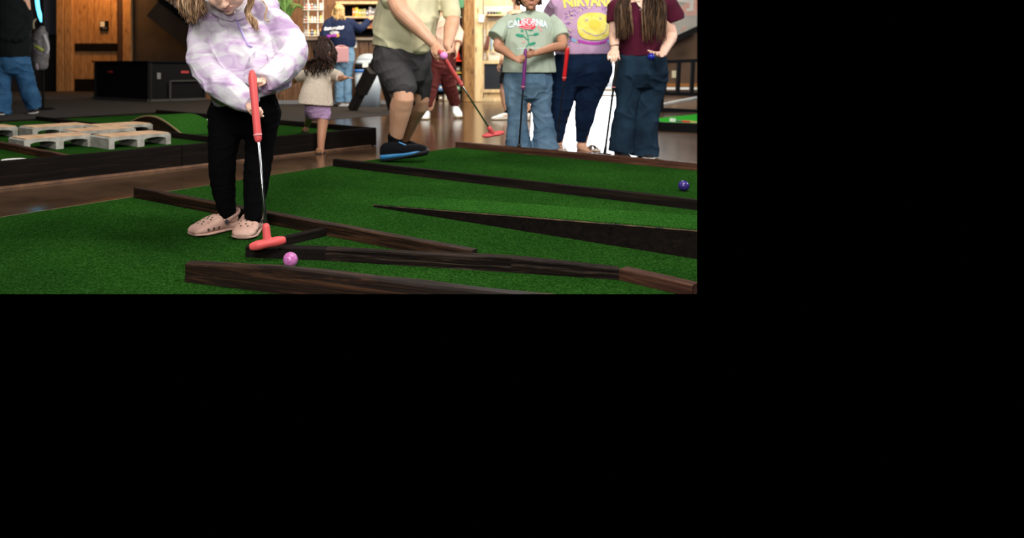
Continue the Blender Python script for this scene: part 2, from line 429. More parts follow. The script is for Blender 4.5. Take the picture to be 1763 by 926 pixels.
WALLB = mat('brown_wall', (.040, .025, .014), .8, col2=(.055, .035, .02), scale=3)
WALLD = mat('dark_wall', (.014, .010, .009), .8, col2=(.022, .017, .016), scale=3)
struct(MB().prism([(-16, 20.6), (-3.2, 20.6), (-3.2, 20.8), (-16, 20.8)], 0, 4).build('wall_back', WALLD))
struct(MB().prism([(-3.3, 15.6), (2.72, 15.6), (2.72, 15.8), (-3.3, 15.8)], 0, 4).build('wall_back', wood_mat('shop_wall_wood', (.09, .035, .012), (.20, .085, .03), (.32, .15, .06), .55, (6, 5, .5))))
dxl, dxr = W(888, 0, YD).x, W(1112, 0, YD).x
struct(MB().prism([(2.6, YD), (dxl, YD), (dxl, YD + .2), (2.6, YD + .2)], 0, 4).build('wall_back', WHITEWASH))
struct(MB().prism([(dxr, YD), (10.5, YD), (10.5, YD + .2), (dxr, YD + .2)], 0, 4).trim().build('wall_back', mat('tan_wall', (.085, .048, .028), .75, col2=(.11, .064, .038), scale=4)))
struct(MB().prism([(dxl, YD), (dxr, YD), (dxr, YD + .2), (dxl, YD + .2)], 2.75, 4).build('wall_back', WALLB))
struct(MB().box(((dxl + dxr) / 2, YD + .05, .012), (dxr - dxl, .14, .03)).build('trim_1', mat('threshold', (.30, .27, .22), .5)))
struct(MB().box(((dxl + dxr) / 2, YD + 3.0, .02), (dxr - dxl + 3, .18, .07)).trim().build('trim_2', mat('kerb', (.35, .26, .16), .7)))
struct(wbox(MB(), 1100, 143.5, 1260, 149, YD - .02, .02).trim().build('baseboard_right', mat('orange_trim', (.30, .12, .03), .5)))
struct(wbox(MB(), 1100, 150, 1260, 154.5, YD - .05, .05).trim().build('trim_3', WHITE))
# daylight sky beyond the open doorway
sky = MB().box((5.5, 40, 6.0), (22, .1, 14)).trim().build('sky', mat('sky_light', (1, 1, 1), 1, emit=(.93, .97, 1.0), estr=7.0)); sky['kind'] = 'structure'
area('daylight_doorway', ((dxl + dxr) / 2 + 1.5, YD + 3, 5.5), (5.0, YD - 1.5, 0), 3.0, 900, (.96, .98, 1.0))

# ------------------------------------------------------------------ boards
def board(name, label, cat, a, b, wd, h, m, z=0.0, parent=None, group=None, rough=.0022, taper=None, far=True, trim=False, z2=None, cut=None):
    """a->b is the lower edge nearest the camera; width grows away from the camera"""
    a = V((a[0], a[1], z)); b = V((b[0], b[1], z if z2 is None else z2)); t = b - a; L = t.length; t.normalize()
    s = V((-t.y, t.x, 0)).normalized()
    if (s.y > 0) != far: s = -s
    up = V((0, 0, 1)); n = max(4, int(L / .05)); bm = bmesh.new(); R = []
    sd = random.random() * 50
    cx = [(0, 0), (0, .5), (0, .92), (.08, 1), (.5, 1), (.92, 1), (1, .92), (1, 0)]
    for i in range(n + 1):
        f = i / n; hh = h * (taper(f) if taper else 1); r = []
        for k, (u, v) in enumerate(cx):
            p = a + t * (L * f) + s * (u * wd) + up * (v * hh)
            q = V((f * L * 5, u * 2, v * 2 + sd))
            p = p + s * noise.noise(q) * rough * (1.0 if v > 0 else .5) + up * (noise.noise(q + V((9, 9, 9))) * rough if v > 0 else 0)
            r.append(bm.verts.new(p))
        R.append(r)
    for i in range(n):
        for k in range(8):
            k2 = (k + 1) % 8; bm.faces.new((R[i][k], R[i][k2], R[i + 1][k2], R[i + 1][k]))
    bm.faces.new(R[0]); bm.faces.new(R[-1][::-1])
    if cut:
        r = bmesh.ops.bisect_plane(bm, geom=bm.verts[:] + bm.edges[:] + bm.faces[:], plane_co=cut[0], plane_no=cut[1], clear_outer=True)
        es = [e for e in r['geom_cut'] if isinstance(e, bmesh.types.BMEdge)]
        if es: bmesh.ops.holes_fill(bm, edges=es, sides=0)
    if trim: trim_bm(bm)
    M = Matrix((t, s, t.cross(s))).transposed().to_4x4(); M.translation = a
    me = bmesh_me(bm, name); me.transform(M.inverted()); me.materials.append(m)
    o = bpy.data.objects.new(name, me); COL.objects.link(o)
    if parent is not None:
        M = Matrix.Translation(-wbase(parent)) @ M; o.parent = parent
    o.matrix_local = M
    if label: tag(o, label, cat, group)
    return o

ZT = .012
A1 = G(0, 378); A2 = G(784, 256); eL = (A2 - A1).normalized()
P1a, P1b = G(230, 344), G(600, 418); d1 = (P1b - P1a).normalized(); P1e = P1a + d1 * 2.15
P4a, P4b = G(573, 289), G(1200, 366); d4 = (P4b - P4a).normalized()
P5a, P5b = G(784, 256), G(1200, 296.5); d5 = (P5b - P5a).normalized()
P2 = [G(423, 448.5), G(560, 454), G(880, 475), G(1066, 488)]
A0 = A1 - eL * 2.2
def turf(poly, label):
    b = sum((V((p[0], p[1], 0)) for p in poly), V()) / len(poly)
    o = MB().prism([(p[0], p[1]) for p in poly], .001, ZT).trim().build('putting_turf', TURF, base=(poly[1][0], poly[1][1], 0))
    tag(o, label, 'artificial turf', 'green turf of the near putting course'); return o
turf([A0, P1a - d1 * .02, P1e, P2[3], (3.5, 1.9), (3.5, .9), (-4, .9)], 'green artificial turf under the pink clogs, nearest the camera')
turf([P1a - d1 * .02, P4a - d4 * .02, P4a + d4 * 4.4, (3.5, 1.9), P2[3], P1e], 'green artificial turf lane that carries the long wedge ramp')
turf([P4a - d4 * .02, A2, P5a + d5 * 4, P4a + d4 * 4.4], 'green artificial turf lane beneath the purple ball')
# pale fibre edge of the turf
tf = MB().beam(A0 + V((-.012, 0, .005)), A2 + V((-.012, 0, .005)), .02, .008).trim().build('turf_edging', mat('jute', (.10, .075, .04), .9)); tag(tf, 'thin tan edging strip along the left side of the near turf', 'edging')

bn = 'wooden boards bordering the near putting lanes'
board('border_board', 'brown stained board lying behind the clogs between two turf lanes', 'board', P1a, P1e, .045, .055, DARKWOOD, ZT, group=bn, taper=lambda f: 1 - .1 * f, cut=(P2[1] + V((0, .0565, 0)), V((-.248, -1, 0)).normalized()))
board('border_board', 'thin dark board crossing the turf beneath the raised black and blue sneaker', 'board', P4a, P4a + d4 * 4.4, .04, .052, BLACKWOOD, ZT, group=bn, trim=True)
board('border_board', 'rearmost near board, at the feet of the standing group', 'board', P5a, P5a + d5 * 3.6, .05, .062, REDWOOD, 0, group=bn, trim=True)
p2 = thing('border_board', 'black board beside the pink ball with a kinked brown end piece', 'board', (P2[0].x, P2[0].y, ZT), bn)
e2 = G(1192, 519)
db = (P2[2] - P2[1]).normalized(); P2m = P2[0] + (P2[1] - P2[0]).normalized() * .13
board('end_block', None, None, P2[0], P2m, .075, .042, BLACKWOOD, ZT - .002, p2)
board('long_plank', None, None, P2m, P2[1], .055, .044, BLACKWOOD, ZT - .002, p2)
board('long_plank', None, None, P2[1], P2[2], .055, .052, STRIPWOOD, ZT - .002, p2, taper=lambda f: .86 + .14 * f)
board('long_plank', None, None, P2[2], P2[3], .055, .052, STRIPWOOD, ZT - .002, p2, taper=lambda f: 1 - .28 * f)
board('end_piece', None, None, P2[3], e2, .05, .040, REDWOOD, ZT, p2, trim=True)
s1 = G(486, 430); s2 = G(562, 411)
board('cross_board', 'short dark crosswise board joining two long boards near the putter head', 'board', s1 + V((0, .0, 0)), s2, .035, .034, BLACKWOOD, ZT, far=True)
P3a, P3b = G(318, 491), G(960, 575)
board('border_board', 'knotty weathered board in the foreground, closest to the camera', 'board', P3a, P3b, .048, .085, DARKWOOD, ZT, group=bn, trim=True, rough=.005, taper=lambda f: .72 + .28 * min(1, f * 3.5))

# wedge ramp
ra, rb = G(642, 356, ZT), G(1200, 446, ZT); rd = (rb - ra).normalized(); rb2 = ra + rd * 1.75; rn = V((-rd.y, rd.x, 0)); rn = rn if rn.y > 0 else -rn
RL = (rb - ra).length
def rz(p): return ZT + .010 + .098 * max(0, ((V((p[0], p[1], 0)) - ra).dot(rd)) / RL) 
ramp = thing('putting_ramp', 'long turf-topped wedge ramp with a black side board', 'ramp', (ra.x, ra.y, ZT))
def ribbed(poly_z0, lift0, lift1, w0, w1, n=36):
    bm = bmesh.new(); R = []
    for i in range(n + 1):
        p = ra + rd * (1.75 * i / n); a = p + rn * w0; b = p + rn * w1; z = rz(p)
        lo = (ZT if lift0 is None else z + lift0); hi = z + lift1
        j = noise.noise(V((i * .9, w0 * 9, 3))) * .0018
        R.append([bm.verts.new((a.x, a.y, lo)), bm.verts.new((a.x, a.y, hi + j)), bm.verts.new((b.x, b.y, hi + j)), bm.verts.new((b.x, b.y, lo))])
    for i in range(n):
        for k in range(4): bm.faces.new((R[i][k], R[i][(k + 1) % 4], R[i + 1][(k + 1) % 4], R[i + 1][k]))
    bm.faces.new(R[0]); bm.faces.new(R[-1][::-1]); trim_bm(bm); return bm
link('side_board', bmesh_me(ribbed(0, None, -.001, 0, .03)), BLACKWOOD, ramp, False)
link('edge_strip', bmesh_me(ribbed(0, -.0025, .0015, -.004, .004)), mat('raw_edge', (.16, .10, .05), .8, col2=(.01, .01, .01), scale=14), ramp, False)
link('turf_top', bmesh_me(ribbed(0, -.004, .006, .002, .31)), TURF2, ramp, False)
link('side_board', bmesh_me(ribbed(0, None, -.004, .28, .309)), BLACKWOOD, ramp, False)

# ------------------------------------------------------------------ raised course on the left
u = V((1, 1.1, 0)).normalized(); v = V((u.y, -u.x, 0))
FR = G(648, 250.5); FR = V((FR.x, FR.y, 0))
f0 = G(0, 325); FL = f0 + (f0 - FR).normalized() * .5; u = (FR - FL).normalized(); v = V((u.y, -u.x, 0))
lenF = (FR - FL).length; dep = 3.75
RR = FR - v * dep; RLp = FL - v * dep; ZP = .115; HB = .16
rc = thing('raised_putting_course', 'raised turf course on the left framed in black boards', 'putting course', (FL.x, FL.y, 0))
MB().prism([FL - v * .04, FR - v * .04, RR, RLp], .0, ZP - .01).build('platform', BLACKWOOD, rc)
def Lp(pt): return (V((pt[0], pt[1], 0)) - FL).dot(u)
D1 = Lp(G(355, 233, .17)); L1 = Lp(G(145, 271, .17))
def PQ(a, b): return FL + u * a - v * b
MB().prism([PQ(0, .04), PQ(L1, .04), PQ(L1, dep - .02), PQ(0, dep - .02)], ZP - .009, ZP).build('turf_lane', TURF, rc)
MB().prism([PQ(L1 + .04, .04), PQ(D1, .04), PQ(D1, dep - .02), PQ(L1 + .04, dep - .02)], ZP - .009, ZP).build('turf_lane', TURF, rc)
MB().prism([PQ(D1 + .04, .04), PQ(lenF - .04, .04), PQ(lenF - .04, dep - .02), PQ(D1 + .04, dep - .02)], ZP - .009, ZP).build('turf_lane', TURF, rc)
board('front_board', None, None, PQ(0, 0), PQ(lenF * .46, 0), .04, HB, BLACKWOOD, 0.004, rc)
board('front_board', None, None, PQ(lenF * .462, 0), PQ(lenF, 0), .04, HB, BLACKWOOD, 0.004, rc)
board('end_board', None, None, PQ(lenF, 0), PQ(lenF, dep), .04, HB, BLACKWOOD, 0.004, rc, far=False)
board('rear_board', None, None, PQ(0, dep), PQ(lenF, dep), .04, ZP + .012, BLACKWOOD, 0.004, rc)
board('divider_board', None, None, PQ(L1, .04), PQ(L1, 1.35), .045, .045, REDWOOD, ZP, rc, far=True)
board('divider_board', None, None, PQ(D1, .04), PQ(D1, dep), .04, .045, BLACKWOOD, ZP, rc, far=True)
MB().beam(PQ(0, -.02) + V((0, 0, .008)), PQ(lenF - .1, -.02) + V((0, 0, .008)), .03, .014).build('base_batten', mat('tan_batten', (.20, .10, .05), .7, col2=(.10, .05, .03), scale=9), rc)
c1 = G(24, 275, ZP + .002)
tag(MB().cyl((c1.x, c1.y, ZP + .0005), (c1.x, c1.y, ZP + .004), .078, seg=32).build('hole_cup', WHITE, base=(c1.x, c1.y, ZP)), 'white round cup marker in the turf left of the grey bridge blocks', 'cup')
c1 = min((PQ(lenF - .22, dep * q_ / 60) for q_ in range(5, 56)), key=lambda p: abs(PX + p.x * F / p.y - 352))
tag(MB().cyl((c1.x, c1.y, ZP + .0005), (c1.x, c1.y, ZP + .005), .078, seg=32).build('hole_cup', WHITE, base=(c1.x, c1.y, ZP)), 'white round cup marker on the turf behind the dark hump', 'cup')
# hump
hp = G(268, 217, ZP); hq = G(362, 231, ZP); hu = Lp(hp); hv0 = (FL - hp).dot(v)
hb = (V((hq.x, hq.y, 0)) - V((hp.x, hp.y, 0))).dot(v)
h0 = PQ(D1 + .05, 0); hst = (FL - hp).dot(v)
def hump_bm(uoff, uw, lift, base):
    bm = bmesh.new(); n = 28; A = []; B = []
    for i in range(n + 1):
        f = i / n; z = ZP + .002 + .145 * math.sin(math.pi * f) ** 1.15 + lift
        p = FL + u * (max(D1 + .05, 0) + uoff) - v * (hst - hb * f)
        for arr, q in ((A, p), (B, p + u * uw)):
            arr.append((bm.verts.new((q.x, q.y, (ZP if base is None else z - base))), bm.verts.new((q.x, q.y, z))))
    for i in range(n):
        bm.faces.new((A[i][0], A[i + 1][0], A[i + 1][1], A[i][1])); bm.faces.new((B[i][0], B[i][1], B[i + 1][1], B[i + 1][0]))
        bm.faces.new((A[i][1], A[i + 1][1], B[i + 1][1], B[i][1])); bm.faces.new((A[i][0], B[i][0], B[i + 1][0], A[i + 1][0]))
    bm.faces.new((A[0][0], A[0][1], B[0][1], B[0][0])); bm.faces.new((A[n][0], B[n][0], B[n][1], A[n][1]))
    return bm
hm = thing('turf_hump', 'low dark arched hump on the raised turf behind the girl', 'hump', (h0.x - v.x * hst, h0.y - v.y * hst, ZP))
link('side_panel', bmesh_me(hump_bm(.10, .03, 0, None)), DARKWOOD, hm, False)
link('side_panel', bmesh_me(hump_bm(.50, .03, 0, None)), DARKWOOD, hm, False)
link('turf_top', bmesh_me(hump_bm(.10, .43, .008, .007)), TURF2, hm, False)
link('edge_trim', bmesh_me(hump_bm(.09, .012, .010, .012)), mat('edge_trim', (.22, .17, .08), .7), hm, False)

# grey bridge blocks
CONC = mat('grey_block', (.30, .285, .25), .8, col2=(.46, .44, .39), scale=14, bump=.4, bscale=60)
TANTOP = mat('tan_top', (.45, .27, .15), .75, col2=(.60, .40, .25), scale=10, bump=.3, bscale=80)
def bridge():
    bm = bmesh.new(); L, Wd, H = .53, .29, .092; pr = []
    arc = lambda x0, x1: [(x0, 0)] + [(x0 + (x1 - x0) * t, .052 + .014 * math.sin(math.pi * t) ** .6) for t in [k / 10 for k in range(11)]] + [(x1, 0)]
    out = [(0, 0), (.045, 0)] + arc(.045, .235)[1:-1] + [(.235, 0), (.295, 0)] + arc(.295, .485)[1:-1] + [(.485, 0), (L, 0), (L, H - .014), (L - .012, H - .004), (.012, H - .004), (0, H - .014)]
    A = [bm.verts.new((x, 0, z)) for x, z in out]; B = [bm.verts.new((x, Wd, z)) for x, z in out]
    bm.faces.new(A); bm.faces.new(B[::-1]); bm.normal_update()
    for i in range(len(out)): j = (i + 1) % len(out); bm.faces.new((A[i], B[i], B[j], A[j]))
    bmesh.ops.triangulate(bm, faces=[f for f in bm.faces if len(f.verts) > 4])
    return bm
blk = thing('bridge_block', '', 'block', (0, 0, 0), 'two-arched blocks zigzagging over the raised turf')
link('arched_body', bmesh_me(bridge()), CONC, blk, False)
mb = MB(); mb.box((.265, .145, .091), (.505, .27, .006), bev=.002); mb.build('top_face', TANTOP, blk)
# near-left top corners measured in the photograph
tops = [(41.5, 239.6, 'grey two-arched block in the near row, left of its twin'), (187.5, 236, 'grey two-arched block at the near right end of the row'),
        (None, None, 'half-hidden grey block in the middle of the zigzag row'), (56, 219.7, 'grey block in the far row, left of centre'),
        (None, None, 'grey block at the far right end, closest to the hump'), (None, None, 'grey block cut off by the left side of the picture')]
ang = math.atan2(u.y, u.x); pos = []
for x, y, l in tops[:2] + [tops[3]]:
    pos.append(G(x, y, ZP + .092))
pA, pB, pD = pos
gb = [pA, pB, pA + u * .40 - v * .33 + u * .12, pD, None, None]
q5 = G(263, 212, ZP + .092); gb[4] = q5 - u * .53
q6 = G(31, 217, ZP + .092); gb[5] = q6 - u * .53
q3 = G(218, 217.5, ZP + .092); gb[2] = q3 - u * .53 + v * .29 * .55
for i, (p, t3) in enumerate(zip(gb, tops)):
    if i == 0: o = blk
    else:
        o = blk.copy(); COL.objects.link(o)
        for ch in list(blk.children):
            c = ch.copy(); COL.objects.link(c); c.parent = o
    o.location = (p.x, p.y, ZP); o.rotation_euler = (0, 0, ang); o['label'] = t3[2]

# ------------------------------------------------------------------ people
def skin(name, c, c2):
    return mat(name, c, .48, col2=c2, scale=9, sss=.12, detail=5, bump=.05, bscale=300)
SK_PALE = skin('skin_pale', (.74, .44, .32), (.82, .53, .40))
SK_WARM = skin('skin_warm', (.58, .31, .19), (.66, .37, .24))
SK_TAN = skin('skin_tan', (.44, .21, .12), (.52, .26, .16))
LIPS = mat('lips', (.62, .27, .22), .4)
EYEW = mat('eye_white', (.75, .73, .70), .15); EYED = mat('iris', (.05, .03, .02), .15)
def hair_mat(name, a, b, c):
    m = bpy.data.materials.new(name); m.use_nodes = True; nt = m.node_tree; p = nt.nodes['Principled BSDF']
    p.inputs['Roughness'].default_value = .6; p.inputs['Specular IOR Level'].default_value = .2
    tc = nt.nodes.new('ShaderNodeTexCoord'); mp = nt.nodes.new('ShaderNodeMapping'); mp.inputs['Scale'].default_value = (60, 60, 3)
    n = nt.nodes.new('ShaderNodeTexNoise'); n.inputs['Scale'].default_value = 1.5; n.inputs['Detail'].default_value = 4
    r = nt.nodes.new('ShaderNodeValToRGB'); r.color_ramp.elements[0].position = .32; r.color_ramp.elements[0].color = (*a, 1)
    r.color_ramp.elements[1].position = .72; r.color_ramp.elements[1].color = (*c, 1); e = r.color_ramp.elements.new(.52); e.color = (*b, 1)
    nt.links.new(tc.outputs['Object'], mp.inputs[0]); nt.links.new(mp.outputs[0], n.inputs['Vector']); nt.links.new(n.outputs['Fac'], r.inputs[0])
    nt.links.new(r.outputs[0], p.inputs['Base Color']); return m
H_BLOND = hair_mat('hair_dark_blond', (.10, .05, .025), (.32, .19, .10), (.66, .47, .30))
H_GOLD = hair_mat('hair_golden', (.30, .15, .05), (.60, .40, .18), (.80, .62, .36))
H_BROWN = hair_mat('hair_brown', (.012, .006, .004), (.035, .018, .010), (.13, .065, .03))
H_DARK = hair_mat('hair_dark', (.006, .003, .002), (.020, .008, .005), (.065, .028, .014))
H_LONG = hair_mat('hair_long_brown', (.016, .008, .005), (.05, .026, .014), (.16, .085, .04))
H_LIGHTS = mat('hair_highlights', (.20, .105, .045), .5, col2=(.10, .05, .025), scale=30)

def denim(name, a, b):
    return mat(name, a, .85, col2=b, scale=7, bump=.35, bscale=420, detail=5, lo=.3, hi=.7, bdist=.002, spec=.08)
J_BLUE = denim('denim_blue', (.06, .12, .19), (.14, .23, .33))
J_NAVY = denim('denim_navy', (.003, .008, .024), (.007, .019, .050))
J_DARK = denim('denim_dark', (.006, .013, .026), (.015, .036, .062))
J_WIDE = denim('denim_wide', (.02, .075, .17), (.05, .14, .28))
J_SKY = denim('denim_sky', (.12, .24, .38), (.22, .36, .50))

def fleece_mat():
    m = bpy.data.materials.new('lilac_fleece'); m.use_nodes = True; nt = m.node_tree; b = nt.nodes['Principled BSDF']
    b.inputs['Roughness'].default_value = .95; b.inputs['Specular IOR Level'].default_value = .15
    tc = nt.nodes.new('ShaderNodeTexCoord'); mp = nt.nodes.new('ShaderNodeMapping'); mp.inputs['Scale'].default_value = (1.0, 1.0, 2.8); mp.inputs['Rotation'].default_value = (0, .35, 0)
    n = nt.nodes.new('ShaderNodeTexNoise'); n.inputs['Scale'].default_value = 6.5; n.inputs['Detail'].default_value = 2; n.inputs['Distortion'].default_value = 1.1
    r = nt.nodes.new('ShaderNodeValToRGB'); E = r.color_ramp.elements
    E[0].position = .36; E[0].color = (.41, .29, .455, 1); E[1].position = .60; E[1].color = (.62, .60, .63, 1); q = E.new(.47); q.color = (.55, .45, .585, 1)
    n3 = nt.nodes.new('ShaderNodeTexNoise'); n3.inputs['Scale'].default_value = 260; n3.inputs['Detail'].default_value = 3
    bp = nt.nodes.new('ShaderNodeBump'); bp.inputs['Strength'].default_value = .35; bp.inputs['Distance'].default_value = .003
    nt.links.new(tc.outputs['Object'], mp.inputs[0]); nt.links.new(mp.outputs[0], n.inputs['Vector']); nt.links.new(n.outputs['Fac'], r.inputs[0]); nt.links.new(r.outputs[0], b.inputs['Base Color'])
    nt.links.new(tc.outputs['Object'], n3.inputs['Vector']); nt.links.new(n3.outputs['Fac'], bp.inputs['Height']); nt.links.new(bp.outputs[0], b.inputs['Normal'])
    return m

def cloth(name, c, c2=None, bs=300): return mat(name, c, .9, col2=c2 or tuple(min(1, q * 1.15) for q in c), scale=6, bump=.25, bscale=bs, spec=.2, bdist=.002)

def lips_of(vol, r=.10):
    c, f, up, sd, hs = vol.hinfo; q = c + (f * .40 - up * .24) * hs
    def g(p):
        d = p - q; x = d.dot(sd) / (.115 * hs); z = d.dot(up) / (.042 * hs); y = d.dot(f) / (.12 * hs)
        return 1 if x * x + z * z + y * y < 1 else 0
    return g
def eyes(vol, parent, down=0.0):
    c, f, up, sd, hs = vol.hinfo
    for k in (-1, 1):
        q = c + (sd * .135 * k + f * .315 + up * .03) * hs
        o = MB().ball(q, .055 * hs, 16).build('eye', EYEW, parent, True)
        MB().ball(q + (f - up * down).normalized() * .038 * hs, .026 * hs, 12).build('iris', EYED, o, True)
        MB().tube([c + (sd * .06 * k + f * .395 + up * .15) * hs, c + (sd * .14 * k + f * .385 + up * .175) * hs, c + (sd * .22 * k + f * .33 + up * .15) * hs], [.012 * hs, .016 * hs, .008 * hs], 8, sub=3).build('eyebrow', MATS['brow'], parent, True)
mat('brow', (.05, .03, .02), .7)

def lock(mb, pts, r0, r1=None, wave=0.0, flat=.5, seg=6, n=5, ph=None, freq=40):
    P = catmull([V(p)[:] for p in pts], n); m = len(P); out = []; R = []
    ph = random.random() * 6 if ph is None else ph
    L = 0; prev = None
    for i, p in enumerate(P):
        p = V(p); f = i / (m - 1)
        if prev is not None: L += (p - prev).length
        prev = p.copy()
        if wave: p = p + V((math.sin(L * freq + ph), math.cos(L * freq * .9 + ph), 0)) * wave * min(1, f * 1.6)
        out.append(p); r = r0 * (1 - f) ** .35 if r1 is None else r0 + (r1 - r0) * f; r = max(r, .0012); R.append((r, r * flat))
    tube(mb.bm, out, R, seg, None, True)

def hair_cap(vol, name, m, parent, face=.30, puff=1.06, voxel=.006):
    c, f, up, sd, hs = vol.hinfo; M = Matrix((sd, f, up)).transposed().to_4x4(); h = Vol()
    h.ball(c + (up * .17 - f * .09) * hs, (.37 * hs * puff, .42 * hs * puff, .37 * hs * puff), 24, M)
    h.ball(c + (-up * .10 - f * .22) * hs, (.34 * hs * puff, .27 * hs, .36 * hs), 24, M)
    me = h.organic(name, m, parent, voxel, 2, disp=folds(.006, 40, (1, 1, .25)))
    return me
def side_locks(mb, vol, n, length, spread=.1, r=.010, wave=.0, front=-.2, back=-.5, out=1.0, freq=40, drop=V((0, 0, -1)), both=(-1, 1), jitter=.02):
    c, f, up, sd, hs = vol.hinfo
    for i in range(n):
        k = both[i % len(both)]; a = random.uniform(front, back)
        st = c + (up * random.uniform(.30, .50) + sd * k * random.uniform(.02, .16) + f * (a * .4)) * hs
        m1 = c + (up * .12 + sd * k * (.375 + random.uniform(0, .05)) + f * a * .55) * hs
        m2 = c + (-up * .22 + sd * k * (.37 + random.uniform(0, .09)) * out + f * a * .8) * hs
        e = m2 + drop * (length * random.uniform(.75, 1.08)) + sd * k * random.uniform(-.02, spread) + V((random.uniform(-jitter, jitter), random.uniform(-jitter, jitter), 0))
        lock(mb, [st, m1, m2, (m2 + e) / 2 + V((random.uniform(-jitter, jitter), random.uniform(-jitter, jitter), 0)), e], r * random.uniform(.6, 1.2), None, wave, freq=freq)
def back_locks(mb, vol, n, length, r=.012, wave=0, w=.36, freq=40, jitter=.03, drop=V((0, 0, -1)), bk=.42):
    c, f, up, sd, hs = vol.hinfo
    for i in range(n):
        a = random.uniform(-1, 1); th = a * 1.35
        o = sd * math.sin(th) * w - f * math.cos(th) * bk
        st = c + (up * .48 + sd * a * .1 - f * .1) * hs; m1 = c + (up * .15 + o) * hs; m2 = c + (-up * .3 + o * 1.05) * hs
        e = m2 + drop * length * random.uniform(.7, 1.1) + V((random.uniform(-jitter, jitter), random.uniform(-jitter, jitter), 0)) + sd * a * .03
        lock(mb, [st, m1, m2, (m2 + e) / 2 + o * hs * .15, e], r * random.uniform(.6, 1.2), None, wave, freq=freq)

def foot_vol(vol, an, d, L, toe_up=0.0):
    d = V(d).normalized(); h = V((an.x, an.y, an.z)) - d * L * .18
    vol.tube([an, h + V((0, 0, -an.z + .035)) if False else V((an.x, an.y, an.z)) - V((0, 0, .03)) - d * L * .05], [L * .13, L * .15])
    b = V((an.x, an.y, an.z - L * .30))
    vol.tube([b - d * L * .2, b + d * L * .1, b + d * L * .45, b + d * L * .70], [(L * .13, L * .13), (L * .15, L * .17), (L * .18, L * .11), (L * .14, L * .07)], 14, side=(d.y, -d.x, 0))

def loft_shoe(heel, d, L, Wd, prof, lift=0.0, pitch=0.0, cap_round=True, seg=20):
    """closed shoe-like loft. prof: (t, width fraction, top height, bottom height)"""
    d = V((d[0], d[1], 0)).normalized(); s = V((d.y, -d.x, 0)); up = V((0, 0, 1))
    dd = d * math.cos(pitch) + up * math.sin(pitch); uu = up * math.cos(pitch) - d * math.sin(pitch)
    heel = V(heel) + up * lift; bm = bmesh.new()
    A = catmull([(t, wf, a, b, 0) for t, wf, a, b in prof], 5); R = []
    for t, wf, a, b, _ in A:
        r = []
        for k in range(seg):
            an = 2 * math.pi * k / seg; c, sn = math.cos(an), math.sin(an)
            x = Wd / 2 * wf * math.copysign(abs(c) ** .75, c); z = (a + b) / 2 + (a - b) / 2 * math.copysign(abs(sn) ** .8, sn)
            r.append(bm.verts.new(heel + dd * (t * L) + s * x + uu * z))
        R.append(r)
    for i in range(len(R) - 1):
        for k in range(seg): bm.faces.new((R[i][k], R[i][(k + 1) % seg], R[i + 1][(k + 1) % seg], R[i + 1][k]))
    bm.faces.new(R[0][::-1]); bm.faces.new(R[-1])
    return bm
UPP = [(0, .35, .02, .0), (.02, .62, .07, .004), (.12, .78, .085, .004), (.3, .8, .088, .004), (.5, .88, .075, .004), (.7, 1.0, .055, .004), (.88, .85, .042, .006), (.97, .5, .03, .01), (1.0, .2, .022, .014)]
SOLE = [(-.01, .3, .022, .003), (.01, .66, .028, 0), (.12, .82, .028, 0), (.3, .82, .026, 0), (.5, .9, .024, 0), (.7, 1.06, .022, 0), (.88, .94, .020, .002), (.98, .58, .018, .006), (1.01, .25, .016, .01)]
def shoe(parent, heel, d, L, Wd, um, sm, k=1.0, lift=0, pitch=0, stripe=None, laces=None, name='shoe'):
    up = [(t, w_, a * k, b) for t, w_, a, b in UPP]; so = [(t, w_, a * k, b) for t, w_, a, b in SOLE]
    o = link(name, bmesh_me(loft_shoe(heel, d, L, Wd, up, lift, pitch)), um, parent)
    link('sole', bmesh_me(loft_shoe(heel, d, L, Wd, so, lift, pitch)), sm, o)
    if laces:
        mb = MB(); dd = V((d[0], d[1], 0)).normalized(); s = V((dd.y, -dd.x, 0))
        for q in range(4):
            t = .36 + q * .085; z = (.090 - q * .011) * k + lift + math.sin(pitch) * t * L
            c = V(heel) + dd * (t * L); c = V((c.x, c.y, V(heel).z + z)); mb.tube([c - s * Wd * .2 - V((0, 0, .004)), c + V((0, 0, .002)), c + s * Wd * .2 - V((0, 0, .004))], .003, 6)
        mb.build('laces', laces, o, True)
    return o

def torso(vol, pts, rads, side, cap=True):
    vol.tube(pts, rads, 20, side=side, sub=4, cap=cap)
def shirtbody(vol, pts, rads, side): torso(vol, pts, rads, side, False)
def limb(vol, a, b, c, ra, rb, rc, mid=1.08):
    a, b, c = V(a), V(b), V(c)
    vol.tube([a, a.lerp(b, .5), b, b.lerp(c, .35), c], [ra, (ra + rb) / 2 * 1.02, rb, rb * mid, rc], 14, sub=3)

